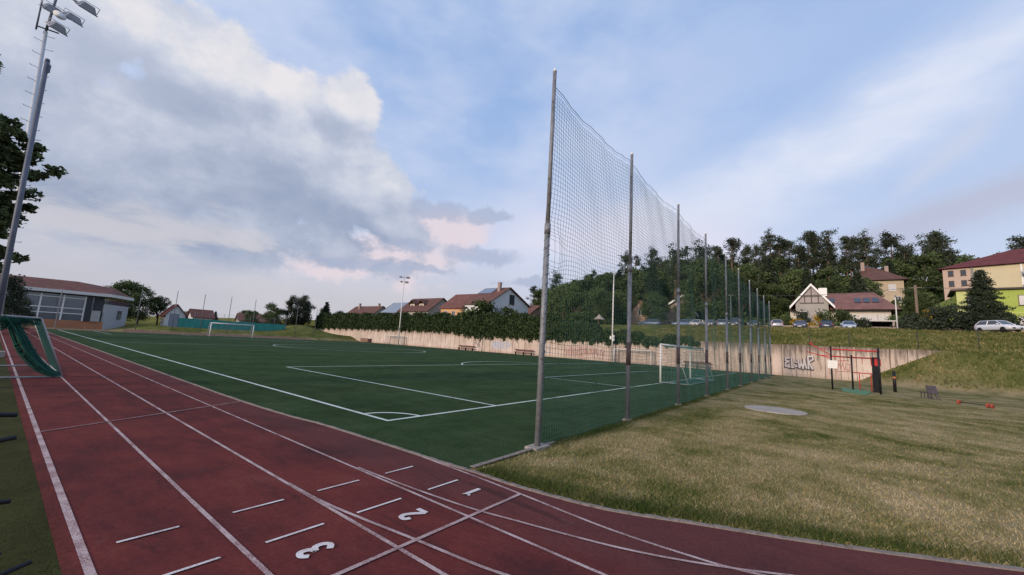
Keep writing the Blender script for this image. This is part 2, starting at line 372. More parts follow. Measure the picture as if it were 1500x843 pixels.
for k, (x, y) in {'1': (4.20, 3.74), '2': (3.21, 3.74), '3': (2.11, 3.75)}.items():
    L = MB()
    for i, s_ in enumerate(nm[k]): stroke(L, s_, .060, (x, y), zl+.006+.002*i)
    o = struct(L.build('lane_number', pm2, fix=False)); o['label'] = 'white painted lane number %s on the red track by the start line' % k
# kerbs
km = M('kerb_concrete', (.24, .20, .175), .9, 0, (.35), 7, 'World', dirt=(.12, .095, .07), bump=.5)
L = MB(); n = len(ic)
for i in range(n-1):
    a, q = Vector((*ic[i], 0)), Vector((*ic[i+1], 0)); d = (q-a).normalized(); nn = Vector((-d.y, d.x, 0))*.035
    L.prism([a-nn, a+nn, q+nn, q-nn], (0, 0, .018 + (.005 if i % 2 else 0)))
struct(L.build('track_kerb', km))

# --- football pitch
m, g, b = new_mat('artificial_turf', 1.0, 0, 0); P = coord(g, 'World'); px = g.xyz(P)
f = g.m('ADD', g.m('MULTIPLY', g.noise(P, .35, 5, .6), .5), g.m('MULTIPLY', g.noise(g.vm('MULTIPLY', P, (1, .35, 1)), 2.2, 5, .65), .5))
c1 = g.ramp(f, [(.36, (.038, .070, .033)), (.52, (.060, .098, .046)), (.68, (.086, .126, .064))])
roll = g.m('SINE', g.m('MULTIPLY', px[1], 1.55)); c1 = g.mix(g.m('MULTIPLY', g.sstep(g.m('ADD', roll, g.m('MULTIPLY', g.m('SUBTRACT', g.noise(P, .9, 4, .6), .5), 1.6)), -.3, .3), .5), c1, g.vm('SCALE', c1, scale=.80))
c1 = g.mix(g.m('MULTIPLY', g.sstep(g.noise(P, .22, 6, .68, .5), .50, .68), .55), c1, (.030, .048, .026))
mouth = g.m('SQRT', g.m('ADD', g.m('POWER', g.m('DIVIDE', g.m('SUBTRACT', px[0], 30.4), 5.5), 2.0), g.m('POWER', g.m('DIVIDE', g.m('SUBTRACT', px[1], 9.5), 3.5), 2.0)))
c1 = g.mix(g.m('MULTIPLY', g.sstep(g.m('ADD', mouth, g.noise(P, .8, 5, .65)), 1.6, .9), .5), c1, (.085, .105, .06))
c1 = g.mix(g.m('MULTIPLY', g.sstep(g.noise(g.vm('MULTIPLY', P, (.5, 1.6, 1)), 1.1, 7, .72), .46, .64), .38), c1, (.085, .12, .07))
far_ = g.sstep(px[1], 25, 75); c1 = g.mix(g.m('MULTIPLY', far_, .5), c1, (.060, .090, .055))
fi = g.noise(P, 70, 3, .75); c1 = g.mix(g.m('MULTIPLY', g.sstep(fi, .36, .66), .6), c1, g.vm('SCALE', c1, scale=.35))
g.put(b.inputs['Base Color'], c1); g.put(b.inputs['Normal'], g.bump(fi, .8, .03))
t = MB(); left = [p for p in ic if p[1] >= 4.46]
t.add([(x, y, .004) for x, y in left]+[(57.0, y, .004) for x, y in left], [(i, len(left)+i, len(left)+i+1, i+1) for i in range(len(left)-1)])
struct(t.build('football_pitch', m)); turf_mat = m
t = MB().quad((57.0, 4.5, .007), (58.0, 4.5, .007), (58.0, 94, .007), (57.0, 94, .007)); t.quad((14, 91.5, .007), (57, 93.5, .007), (57, 96, .5), (14, 96.2, .45)); t.quad((4.4, 93, .008), (14, 92, .008), (14, 100, .008), (-6, 103, .008))
struct(t.build('ash_strip', M('red_ash', (.16, .085, .06), .95, 0, .35, .8, 'World')))
lm = paint('pitch_paint', (.62, .68, .62), (.06, .10, .06), .62)
L = MB(); z = .009
def box_lines(xa, xb, y0, y1): strip(L, [(xa, y0), (xa, y1), ], .1, z); strip(L, [(xb, y0), (xb, y1)], .1, z); strip(L, [(xa-.05, y1), (xb+.05, y1)], .1, z+.002)
strip(L, [(6.04, 8.15), (6.16, 45), (6.24, 90.5)], .105, z); strip(L, [(5.99, 8.2), (54.7, 8.2)], .105, z+.002); strip(L, [(54.7, 8.2), (54.7, 90.5)], .1, z); strip(L, [(6.24, 90.5), (54.7, 90.5)], .1, z+.002)
strip(L, [(6.15, 50), (54.7, 50)], .1, z+.002)
box_lines(10.05, 50.8, 8.2, 22.9); box_lines(21.2, 39.9, 8.2, 13.6); box_lines(10.1, 50.8, 90.5, 75.8); box_lines(21, 39.5, 90.5, 85)
def arc(cx, cy, rx, ry, a, e, n=40): return [(cx+rx*math.cos(R(a+(e-a)*i/n)), cy+ry*math.sin(R(a+(e-a)*i/n))) for i in range(n+1)]
strip(L, arc(30.4, 50, 9.6, 8.9, 0, 360, 80), .12, z+.004); strip(L, arc(6.06, 8.22, .95, 1.0, 0, 90, 14), .1, z+.004)
strip(L, arc(54.7, 8.2, .95, 1, 90, 180, 14), .1, z+.004)
strip(L, arc(30.4, 18.3, 8.4, 8.0, 35, 145), .12, z+.004); strip(L, arc(30.4, 80, 8.4, 8.0, -35, -145), .12, z+.004)
struct(L.build('pitch_lines', lm))
L = MB()
for i in range(2):
    x0 = 4.93+i*1.25; L.box((x0+.62, 4.44, .03), (1.235, .09, .012+.008*(i % 3)))
struct(L.build('pitch_kerb', km))
# throwing circle
m = M('concrete_disc', (.37, .325, .28), .9, 0, .25, 1.6, 'World', dirt=(.23, .19, .15))
disc = MB().lathe([(1.02, -.05), (1.02, .030), (.99, .036)], 40, (18.85, 1.55, 0)).build('throwing_circle', m); struct(disc)

# ------------------------------------------------------------------ grass blades near the camera
def blades(name, cand, cols, h0, h1, wd, lean):
    n = len(cand); z = np.zeros(n)
    a = rng.uniform(0, 2*PI, n); h = rng.uniform(h0, h1, n)*np.minimum(1.6, 1); w_ = wd*rng.uniform(.6, 1.3, n)
    dx, dy = np.cos(a)*w_, np.sin(a)*w_; la = rng.uniform(0, 2*PI, n); lr = h*rng.uniform(.1, lean, n)
    p0 = np.stack([cand[:,0]-dx, cand[:,1]-dy, z], 1); p1 = np.stack([cand[:,0]+dx, cand[:,1]+dy, z], 1)
    p2 = np.stack([cand[:,0]+np.cos(la)*lr, cand[:,1]+np.sin(la)*lr, h], 1)
    V = np.stack([p0, p1, p2], 1).reshape(-1, 3); F = np.arange(3*n).reshape(-1, 3)
    o = link(name, np_mesh(name, V, F, cols)); o['kind'] = 'stuff'; return o
def polar(n, r0, r1, a0, a1):
    r = np.exp(rng.uniform(math.log(r0), math.log(r1), n)); a = np.radians(rng.uniform(a0, a1, n)); return np.stack([np.sin(a)*r, np.cos(a)*r], 1)
def blade_mat(name, stops, sc=.75):
    m, g, b = new_mat(name, .95, 0, .03); P = coord(g, 'World')
    f = g.m('ADD', g.m('ADD', g.m('MULTIPLY', g.noise(P, .16, 4, .55), .28), g.m('MULTIPLY', g.noise(P, sc, 6, .68, .4), .55)), g.m('ADD', .075, g.m('MULTIPLY', g.m('SUBTRACT', g.n('ShaderNodeNewGeometry').outputs['Random Per Island'], .5), .20)))
    g.put(b.inputs['Base Color'], g.ramp(f, stops)); return m
pts = polar(260000, 4.6, 34, 45, 112)
yi = np.array([p[1] for p in ic])[::-1]; xi = np.array([p[0] for p in ic])[::-1]
inx = np.interp(pts[:,1], yi, xi)
ok = (pts[:,1] < 4.36) & (pts[:,0] > inx+.06) & (((pts[:,0]-18.85)**2+(pts[:,1]-1.55)**2) > 1.25**2)
ok &= ~((np.abs(pts[:,0]-38) < 3.3) & (np.abs(pts[:,1]+1.6) < 2))
pts = pts[ok]
blades('lawn_grass', pts, blade_mat('lawn_blades', [(.30, (.050, .086, .020)), (.42, (.135, .150, .046)), (.51, (.28, .235, .105)), (.67, (.53, .43, .27))]), .014, .048, .0055, 1.6)
e = np.array(ic); seg = [i for i in range(len(ic)) if ic[i][1] < 4.3 and ic[i][1] > -6]
k = 9000; si = rng.choice(seg[:-1], k); tt = rng.random(k); ep = np.array([np.array(ic[i])*(1-u)+np.array(ic[i+1])*u for i, u in zip(si, tt)]); ep[:,0] += .03+np.abs(rng.normal(0, .22, k)); ep[:,1] += .03+np.abs(rng.normal(0, .12, k))
kk = 9000; ep2 = np.stack([5.6+np.abs(rng.normal(0, 1, kk))*16, 4.42-np.abs(rng.normal(0, .12, kk))], 1); ep2 = ep2[(ep2[:,0] > 7.3) | (rng.random(kk) < .25)]
blades('verge_grass', np.concatenate([ep[ep[:,1] < 4.3], ep2]), blade_mat('verge_blades', [(.36, (.03, .055, .014)), (.5, (.07, .095, .025)), (.66, (.17, .15, .06))]), .03, .10, .005, 1.1)
pts = polar(170000, 5.2, 26, 5, 60); inx = np.interp(pts[:,1], yi, xi); pts = pts[(pts[:,1] > 4.55) & (pts[:,0] > inx+.05)]
pl = polar(60000, 4.2, 16, -6, 9); pl = pl[(pl[:,0] < .70) & (pl[:,0] > -1.2)]
blades('strip_fibres', pl, blade_mat('strip_fibre', [(.32, (.018, .026, .008)), (.48, (.06, .065, .02)), (.66, (.12, .112, .045))], 2.5), .006, .015, .004, 1.0)
blades('turf_fibres', pts, blade_mat('turf_fibre', [(.36, (.014, .036, .016)), (.52, (.042, .088, .038)), (.68, (.10, .16, .08))], 2), .008, .022, .004, 1.0)

n = 60000; tx = rng.uniform(44, 77, n); ty = rng.uniform(-36, 22, n); tz = np.array([ground(a_, b_) for a_, b_ in zip(tx, ty)]); k = (tz > .25) & ((tx > 58.5) | (ty < -3)); tx, ty, tz = tx[k], ty[k], tz[k]
h = rng.uniform(.08, .30, len(tx)); a = rng.uniform(0, 2*PI, len(tx)); w_ = rng.uniform(.03, .11, len(tx))
V = np.stack([np.stack([tx-np.cos(a)*w_, ty-np.sin(a)*w_, tz-.03], 1), np.stack([tx+np.cos(a)*w_, ty+np.sin(a)*w_, tz-.03], 1), np.stack([tx+rng.normal(0, .08, len(tx)), ty+rng.normal(0, .08, len(tx)), tz+h], 1)], 1).reshape(-1, 3)
o = link('slope_grass', np_mesh('slope_grass', V, np.arange(len(V)).reshape(-1, 3), blade_mat('slope_blades', [(.34, (.05, .068, .018)), (.48, (.115, .125, .04)), (.64, (.26, .215, .10))]))); o['kind'] = 'stuff'
# ------------------------------------------------------------------ ball-stop net: posts and net
galv = M('galvanised', (.225, .23, .245), .6, .3, .3, 4, dirt=(.12, .115, .115))
rust = M('rusty_sleeve', (.105, .075, .07), .8, .1, .3, 8)
white_m = M('white_metal', (.78, .78, .76), .45, 0, .08, 5)
conc = M('footing_concrete', (.33, .29, .26), .9, 0, .3, 7, bump=.5)
POSTX = [6.80, 11.36, 16.45, 21.3, 26.6, 31.3, 36.6, 41.4, 46.4, 51.4]
ORD = ['nearest', 'second', 'third', 'fourth', 'fifth', 'sixth', 'seventh', 'eighth', 'ninth', 'farthest']
def net_post(i, x):
    r = thing('net_post', ('nearest tall galvanised net post, on a bare concrete footing at the pitch corner' if i == 0 else '%s tall galvanised net post counted from the pitch corner' % ORD[i] if i < 9 else 'farthest tall galvanised net post, beside the graffiti wall'), 'net post', (x, 4.46, 0), 0, 'posts of the ball-stop net')
    MB().tube((0,0,0), (0,0,4.4), .062, .058, 12).tube((0,0,4.4), (0,0,7.98), .046, .042, 12).tube((0,0,4.28), (0,0,4.5), .066, .066, 12).build('pole', galv, r, True)
    MB().tube((0,0,7.98), (0,0,8.06), .047, .02, 10).build('cap', white_m, r, True)
    if i:
        MB().tube((0,0,1.55), (0,0,2.2), .066, .066, 12).build('sleeve', rust, r, True)
    MB().box((0,0,.012), (.46 if i == 0 else .26, .28 if i == 0 else .2, .075), .08*i).build('footing', conc, r)
    if i == 0:
        t = MB(); 
        for j in range(150): 
            a, q = j*.9, (j+1)*.9
            z0, z1 = .1+j*.0285, .1+(j+1)*.0285
            t.tube((.066*math.cos(a)+.01, .066*math.sin(a), z0), (.066*math.cos(q)+.01, .066*math.sin(q), z1), .007, .007, 4, False)
        t.build('lashing', M('net_green', (.025, .10, .082), .8, 0, .2), r)
    return r
for i, x in enumerate(POSTX): net_post(i, x)
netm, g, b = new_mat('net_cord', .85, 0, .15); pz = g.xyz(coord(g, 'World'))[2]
g.put(b.inputs['Base Color'], g.mix(g.sstep(pz, 5.0, 2.2), (.024, .066, .060), (.050, .130, .108)))  # silhouette darkness of the upper cords is painted into the colour by height
teal = M('net_green', (.025, .10, .082), .8, 0, .2)
def cords(lines, r):
    Vs, Fs, o = [], [], 0
    for P_ in lines:
        P_ = np.asarray(P_, float); n = len(P_); d = np.gradient(P_, axis=0); d /= np.linalg.norm(d, axis=1)[:, None]+1e-9
        ref = np.where(np.abs(d[:, 2:3]) > .8, np.array([[1., 0, 0]]), np.array([[0, 0, 1.]])); a = np.cross(d, ref); a /= np.linalg.norm(a, axis=1)[:, None]+1e-9; b_ = np.cross(d, a)
        ring = [P_+r*(a*math.cos(q)+b_*math.sin(q)) for q in (0, 2*PI/3, 4*PI/3)]
        Vs.append(np.stack(ring, 1).reshape(-1, 3)); i = np.arange(n-1)[:, None]
        for k in range(3): Fs.append(np.concatenate([o+i*3+k, o+i*3+(k+1) % 3, o+(i+1)*3+(k+1) % 3, o+(i+1)*3+k], 1))
        o += 3*n
    return np.concatenate(Vs), np.concatenate(Fs)
X0, X1, ZT = 6.86, 51.5, 7.78
def netpt(x, z):
    x = np.asarray(x, float); z = np.asarray(z, float)
    k = np.searchsorted(POSTX, x, 'right')-1; k = np.clip(k, 0, len(POSTX)-2); pa = np.array(POSTX)[k]; pb = np.array(POSTX)[k+1]
    u = np.clip((x-pa)/(pb-pa), 0, 1); s4 = 4*u*(1-u); zz = z/ZT
    y = 4.46+.07 + .07*s4*np.sin(zz*PI)*np.sin(x*1.3+1) + .02*np.sin(z*1.7+x*.9) + .012*np.sin(x*4.1+z*2.3)
    hang = .018*np.sin(x*9.6)*zz**8
    dz = -.16*s4*zz**3 + hang + .025*np.sin(x*2.7+z*1.1)
    dx = .03*np.sin(z*1.9+x*.6)*s4 + .012*np.sin(z*5.3+x*1.7)
    # the torn corner beside the first post
    h = np.exp(-((x-7.15)/.34)**2-((z-4.05)/.42)**2)
    dx = dx + .34*h*np.sign(x-7.13+1e-6)*np.minimum(1, np.abs(x-7.13)/.12)*.62; dz = dz + .30*h*np.sign(z-4.02)*np.minimum(1, np.abs(z-4.02)/.12)*.62
    # loose upper edge hangs inward of the post
    dx = np.maximum(dx, -.8*(x-X0)); edge = np.exp(-((x-X0)/.5)**2)*np.clip((z-4.4)/1.2, 0, 1)*(1-zz**6)
    dx = dx + .05*edge
    return np.stack([x+dx, y+0*x, z+dz], -1)
lines = []
xs_ = np.arange(X0, X1, .105); zs_ = np.arange(.04, ZT+.01, .105)
zf = np.arange(.04, ZT+.01, .21)
for x in xs_: lines.append(netpt(np.full(len(zf), x), zf))
xf = np.arange(X0, X1+.01, .21)
for z in zs_: lines.append(netpt(xf, np.full(len(xf), z)))
V, F = cords(lines, .0037)
top = [netpt(xf, np.full(len(xf), ZT)), netpt(xf, np.full(len(xf), .04)), netpt(np.full(len(zf), X0), zf)]
V2, F2 = cords(top, .007); F = np.concatenate([F, F2+len(V)]); V = np.concatenate([V, V2])
# denser knots near the torn hole
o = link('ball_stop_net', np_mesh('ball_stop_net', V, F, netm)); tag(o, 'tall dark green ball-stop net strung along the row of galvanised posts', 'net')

# ------------------------------------------------------------------ goals
def goal(name, label, loc, rz, W, H, depth, frame_r, netmat, floor_net=False, group=None, top=.9, sp=.22, boxy=False):
    r = thing(name, label, 'goal', loc, rz, group)             # local x along the mouth, +y behind
    t = MB(); t.tube((0,0,0), (0,0,H), frame_r, frame_r, 10).tube((W,0,0), (W,0,H), frame_r, frame_r, 10).tube((-frame_r,0,H), (W+frame_r,0,H), frame_r, frame_r, 10)
    t.build('goal_frame', white_m, r, True)
    t = MB(); rr = frame_r*.55
    for x in (0, W): t.tube((x,0,H-.04), (x,top,H-.06), rr, rr, 6).tube((x,top,H-.06), (x,depth,.04), rr, rr, 6).tube((x,0,.04), (x,depth,.04), rr, rr, 6)
    t.tube((0,depth,.04), (W,depth,.04), rr, rr, 6); t.tube((0,top,H-.06), (W,top,H-.06), rr*.8, rr*.8, 6)
    t.build('back_bars', M('grey_bars', (.34, .36, .36), .6, .2, .15), r, True)
    ls = []
    def prof(s): # along the net profile from crossbar to ground
        a, q = top, math.hypot(depth-top, H)
        if s < a: return s, H-.03-.10*math.sin(PI*s/a)
        k = (s-a)/q; return top+(depth-top)*k, (H-.06)*(1-k)+.03
    tot = top+math.hypot(depth-top, H); ss_ = np.linspace(0, tot, 14)
    for x in np.arange(0, W+.01, sp): ls.append([(x, *prof(s)) for s in ss_])
    for s in np.arange(0, tot, sp): ls.append([(0, *prof(s)), (W/2, *prof(s)), (W, *prof(s))])
    for xx in (0, W):
        for zz in np.arange(.1, H, sp):
            ye = top+(depth-top)*(1-zz/H); ls.append([(xx, 0, zz), (xx, ye/2, zz), (xx, ye, zz)])
        for yy in np.arange(sp, depth, sp):
            zt = H if yy < top else H*(depth-yy)/(depth-top); ls.append([(xx, yy, .03), (xx, yy, zt/2), (xx, yy, zt)])
    if floor_net:
        for q in np.arange(0, 1.0, .05): ls.append([(x_, .15+depth*1.0*q+.08*math.sin(x_*3+q*9), .03+.05*abs(math.sin(x_*2.1+q*14))) for x_ in np.linspace(.4, W+.6, 16)])
    V, F = cords(ls, .006); link('goal_net', np_mesh('goal_net', V, F, netmat), r)
    return r
tealnet = M('teal_net', (.05, .22, .19), .8, 0, .2); greynet = M('grey_net', (.20, .22, .22), .8, 0, .2)
# mouth faces +Y on the near goal line, net behind toward -Y
goal('football_goal', 'white full-size football goal behind the tall net, on the near goal line', (34.2, 8.36, 0), PI, 7.4, 2.44, 1.7, .06, M('bright_teal_net', (.06, .26, .24), .8, 0, .2), True)
goal('football_goal', 'small distant white football goal in front of the teal windscreen', (25.3, 91, 0), 0, 7.2, 2.44, 1.4, .07, greynet)
goal('training_goal', 'grey netted training goal parked against the graffiti wall, behind the tall net', (56.6, 24.4, 0), -PI/2, 5.4, 1.95, 1.1, .05, greynet, group='training goals along the wall')
goal('training_goal', 'grey training goal parked against the wall beside the floodlight mast', (56.6, 81, 0), -PI/2, 6.2, 1.95, 1.1, .05, greynet, group='training goals along the wall')
# the goal cut by the left edge, seen side-on with its net pulled into a roll
r = thing('training_goal', 'portable goal on the left lanes with its teal net bunched into a hanging roll', 'goal', (1.7, 20.05, 0))
pale = M('pale_frame', (.34, .35, .35), .5, .2, .12)
t = MB()
for y in (0, 4.5): t.tube((0, y, .03), (-2.6, y, .03), .028, .028, 8); t.tube((0, y, .03), (-.72, y, 1.9), .026, .026, 8); t.tube((-.72, y, 1.9), (-2.6, y, 1.95), .026, .026, 8)
t.tube((-.72, 0, 1.9), (-.72, 4.5, 1.9), .026, .026, 8); t.tube((0, 0, .03), (0, 4.5, .03), .026, .026, 8)
for y in (0, 4.5): t.tube((-2.6, y, 0), (-2.6, y, 1.95), .045, .045, 8)
t.tube((-2.6, 0, 1.95), (-2.6, 4.5, 1.95), .045, .045, 8); t.build('goal_frame', pale, r, True)
t = MB(); rl = [(-1.42, .1, 1.86), (-1.25, .12, 1.62), (-1.10, .14, 1.30), (-.92, .16, .92), (-.66, .16, .52), (-.38, .12, .22), (-.10, .06, .06)]
rl = spline(rl, 5); lines = []
for k in range(46):
    ph = rng.uniform(0, 2*PI); rr0 = rng.uniform(.05, .17); tw = rng.uniform(-2, 2)
    lines.append([(p[0]+rr0*(.55+.45*math.sin(i/len(rl)*PI))*math.cos(ph+tw*i/len(rl)), p[1]+rr0*math.sin(ph+tw*i/len(rl)), max(.02, p[2]+rr0*.5*math.sin(ph*2+tw*i/len(rl)))) for i, p in enumerate(rl)])
for k in range(30):
    p = rl[int(rng.integers(2, len(rl)-2))]; a = rng.uniform(0, 6.28); lines.append([(p[0]+.15*math.cos(a+j*.6), p[1]+.12*math.sin(a+j*.6), max(.03, p[2]+.05*j-.1)) for j in range(6)])
# net along the top bar and the short flap on the left
for k in range(22):
    z0 = rng.uniform(-.10, .02); lines.append([(-1.9+u*1.18, .05+.08*math.sin(u*9+k), 1.88+z0*(1+math.sin(u*6+k))-.04*math.sin(u*PI)) for u in np.linspace(0, 1, 9)])
for k in range(16):
    x_ = -1.55+.035*k*rng.uniform(.6, 1.3); lines.append([(x_+.05*math.sin(j+k), .05+.04*math.sin(j*2+k), 1.86-.055*j) for j in range(8 if k < 10 else 4)])
V, F = cords(lines, .016); link('net_roll', np_mesh('net_roll', V, F, M('teal_roll', (.022, .115, .088), .85, 0, .35, 6)), r)
lines = []
for q in np.arange(.04, 1, .045): # side panel left hanging between roll and stay
    x1_, z1_ = -.72*q, .03+1.87*q; lines.append([(x1_, 0, z1_), (x1_-.25*math.sin(q*PI), .03, z1_), (x1_-.55*min(1, 2*q)-.1, .05, z1_)])
    lines.append([(-.72*q-.62*q, .05, .05), (-.72*q-.3*q, .04, .5*q), (-.72*q, .0, 1.87*q)])
for y in np.arange(.1, 4.5, .12):
    lines.append([(0, y, .04), (-.36, y, .95), (-.72, y, 1.88)])
for q in np.arange(.05, 1, .06): lines.append([(-.72*q, 0, 1.87*q), (-.72*q, 2.2, 1.87*q), (-.72*q, 4.5, 1.87*q)])
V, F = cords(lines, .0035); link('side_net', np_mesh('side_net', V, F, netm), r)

# ------------------------------------------------------------------ left edge: post, floodlight mast, prongs
dk = M('dark_galvanised', (.135, .15, .19), .6, .25, .25, 3)
r = thing('net_post', 'thick grey-blue pole rising in front of the floodlight mast', 'post', (-.075, 15.2, 0))
MB().tube((.18,0,-.05), (.0,0,8.33), .060, .045, 14).tube((.0,0,8.33), (-.001,0,8.4), .05, .04, 14).build('pole', dk, r, True)
MB().box((.055, -.03, 8.15), (.05, .05, .2)).build('bracket', dk, r)
lamp_m = M('lamp_housing', (.30, .31, .34), .5, .4, .2); glassm = M('lamp_glass', (.62, .62, .60), .2, 0, .08, spec=.6); mastm = M('mast_paint', (.52, .54, .57), .5, .2, .1)
def flood(parent, c, s, rz, tilt):
    m3 = Matrix.Translation(c) @ Matrix.Rotation(rz, 4, 'Z') @ Matrix.Rotation(tilt, 4, 'X')
    t = MB(); a = [(-.5,-.34,0),(.5,-.34,0),(.5,.34,0),(-.5,.34,0)]; q = [(-.28,-.16,.42),(.28,-.16,.42),(.28,.16,.42),(-.28,.16,.42)]
    vs = [m3 @ (Vector(p)*s) for p in a+q]; t.add(vs, [(4,5,6,7),(0,1,5,4),(1,2,6,5),(2,3,7,6),(3,0,4,7)])
    rim = [(-.54,-.38,-.05),(.54,-.38,-.05),(.54,.38,-.05),(-.54,.38,-.05),(-.54,-.38,.02),(.54,-.38,.02),(.54,.38,.02),(-.54,.38,.02)]
    t.add([m3 @ (Vector(p)*s) for p in rim], [(0,1,5,4),(1,2,6,5),(2,3,7,6),(3,0,4,7),(4,5,6,7)])
    f = t.build('floodlight', lamp_m, parent)
    t = MB(); t.quad(*[m3 @ (Vector(p)*s) for p in ((-.5,-.34,-.055),(.5,-.34,-.055),(.5,.34,-.055),(-.5,.34,-.055))]); t.build('lens', glassm, f)
    t = MB(); 
    for sx in (-1, 1): t.tube(m3 @ (Vector((sx*.57,0,.05))*s), m3 @ (Vector((sx*.57,0,.5))*s), .02*s, .02*s, 5)
    t.tube(m3 @ (Vector((-.57,0,.5))*s), m3 @ (Vector((.57,0,.5))*s), .02*s, .02*s, 5); t.build('bracket', lamp_m, f)
r = thing('floodlight_mast', 'tall pale floodlight mast with climbing rungs at the left edge of the track', 'floodlight', (-.22, 30, 0))
K = 1.875; zz = lambda z: 2+(z-2)*K
MB().tube((.47,0,0), (-.19,0,zz(9.45)), .12, .075, 14).build('pole', mastm, r, True)
MB().box((.47,0,.1), (.7,.7,.3)).build('footing', conc, r)
t = MB(); t.tube((-.19,0,zz(9.4)), (-.08,.1,zz(10.9)), .05, .05, 8).tube((-.49,0,zz(9.4)), (-.52,0,zz(10.4)), .035, .035, 6).tube((-.52,0,zz(9.5)), (.22,.2,zz(9.6)), .035, .035, 6).tube((-.52,0,zz(10.1)), (.64,.3,zz(10.15)), .035, .035, 6).tube((-.1,.1,zz(10.7)), (1.0,.4,zz(10.75)), .035, .035, 6)
t.build('cross_arms', dk, r, True)
for k in range(32):
    z = zz(3.6+k*.185); s_ = 1 if k % 2 else -1; xc = .47-.66*z/zz(9.45); t = MB(); t.tube((xc, 0, z), (xc+s_*.30, -.04, z+.02), .012, .012, 5); t.tube((xc+s_*.30, -.04, z+.02), (xc+s_*.31, -.04, z+.07), .012, .012, 5); t.build('climbing_rung', dk, r)
flood(r, (.12, -.1, zz(9.62)), .66, R(205), R(-38)); flood(r, (-.15, .2, zz(10.10)), .74, R(200), R(-32)); flood(r, (.52, .0, zz(10.08)), .70, R(25), R(30)); flood(r, (.92, .2, zz(10.62)), .74, R(20), R(35))
t = MB(); t.lathe([(.02, 0), (.17, .03), (.2, .06)], 14, (0, 0, 0)); d = t.build('dish', white_m, r, True); d.location = (.11, -.4, zz(9.92)); d.scale = (1.2,)*3; d.rotation_euler = (R(70), R(30), 0)
# prongs
bl = M('black_steel', (.022, .024, .028), .5, .3, .3)
r = thing('prong_stand', 'black steel stand with short prongs poking in at the left edge of the photo', 'stand', (-.02, 2.5, 0))
t = MB(); t.tube((0,0,0), (0,0,1.75), .02, .018, 8); t.tube((-.3,0,.02), (.0,0,.02), .02, .02, 8); t.tube((0,-.25,.02), (0,.25,.02), .02, .02, 8)
for (x, y, z), (u, v, q) in (((0,0,1.625),(.135,0,1.61)), ((0,0,1.50),(.145,0,1.525)), ((0,.02,1.47),(.105,0,1.50)), ((0,0,1.42),(.09,-.03,1.46)), ((0,0,1.30),(.165,0,1.285)), ((.0,0,.98),(.165,-.02,1.11)), ((.0,0,.97),(.25,-.03,1.05))):
    t.tube((x,y,z), (u,v,q), .0105, .009, 7)
t.build('rod', bl, r, True)

# ------------------------------------------------------------------ retaining wall
m, g, b = new_mat('wall_concrete', .9, 0, .2); P = coord(g, 'World'); px = g.xyz(P)
n1 = g.noise(P, .5, 5, .6); n2 = g.noise(P, 9, 4, .65)
c1 = g.ramp(g.m('ADD', g.m('MULTIPLY', n1, .65), g.m('MULTIPLY', n2, .35)), [(.33, (.42, .33, .27)), (.5, (.60, .49, .41)), (.68, (.72, .61, .52))])
# every cast panel weathered its own tone
pan = g.n('ShaderNodeTexWhiteNoise'); pan.noise_dimensions = '1D'; g.put(pan.inputs['W'], g.m('FLOOR', g.m('DIVIDE', g.m('SUBTRACT', px[1], -9.6), 1.35)))
c1 = g.mix(g.m('MULTIPLY', pan.outputs[0], .34), c1, (.36, .27, .21))
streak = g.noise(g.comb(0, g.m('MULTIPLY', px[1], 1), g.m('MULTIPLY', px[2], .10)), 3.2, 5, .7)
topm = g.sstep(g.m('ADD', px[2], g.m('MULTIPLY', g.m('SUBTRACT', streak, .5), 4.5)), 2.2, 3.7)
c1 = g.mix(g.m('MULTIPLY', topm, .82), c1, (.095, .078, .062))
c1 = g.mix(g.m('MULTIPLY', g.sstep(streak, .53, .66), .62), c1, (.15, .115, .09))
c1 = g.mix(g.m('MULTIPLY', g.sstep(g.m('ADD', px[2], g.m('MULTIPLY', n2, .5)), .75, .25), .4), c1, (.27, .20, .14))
# faint spray-can scribbles along the base of the wall
def scrib(y0, y1, z0, z1):
    e = g.m('MULTIPLY', g.m('MULTIPLY', g.sstep(px[1], y0-.6, y0+.6), g.sstep(px[1], y1+.6, y1-.6)), g.m('MULTIPLY', g.sstep(px[2], z0-.15, z0+.15), g.sstep(px[2], z1+.15, z1-.15)))
    k = g.m('ABSOLUTE', g.m('SUBTRACT', g.noise(P, 1.6, 3, .55, 1.2), .5)); return g.m('MULTIPLY', e, g.sstep(k, .055, .018))
c1 = g.mix(g.m('MULTIPLY', scrib(26, 34, .3, 2.1), .5), c1, (.46, .20, .18)); c1 = g.mix(g.m('MULTIPLY', scrib(45, 49, .6, 2.1), .75), c1, (.40, .46, .60))
c1 = g.mix(g.m('MULTIPLY', scrib(60, 92, .4, 2.0), .5), c1, (.62, .56, .52)); c1 = g.mix(g.m('MULTIPLY', scrib(8, 20, .4, 2.2), .6), c1, (.36, .24, .21)); c1 = g.mix(g.m('MULTIPLY', scrib(36.5, 38.5, .5, 1.9), .7), c1, (.42, .47, .6))
g.put(b.inputs['Base Color'], c1); g.put(b.inputs['Normal'], g.bump(n2, .4, .02))
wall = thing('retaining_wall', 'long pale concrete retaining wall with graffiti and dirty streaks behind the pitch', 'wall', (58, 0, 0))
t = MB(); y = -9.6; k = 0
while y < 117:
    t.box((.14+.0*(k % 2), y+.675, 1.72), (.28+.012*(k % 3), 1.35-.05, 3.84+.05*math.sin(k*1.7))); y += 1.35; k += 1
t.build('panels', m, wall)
MB().box((.22, 53.7, 1.70), (.26, 126.6, 3.7)).build('joints', M('joint_dark', (.12, .09, .075), .9, 0, .3, 2), wall)
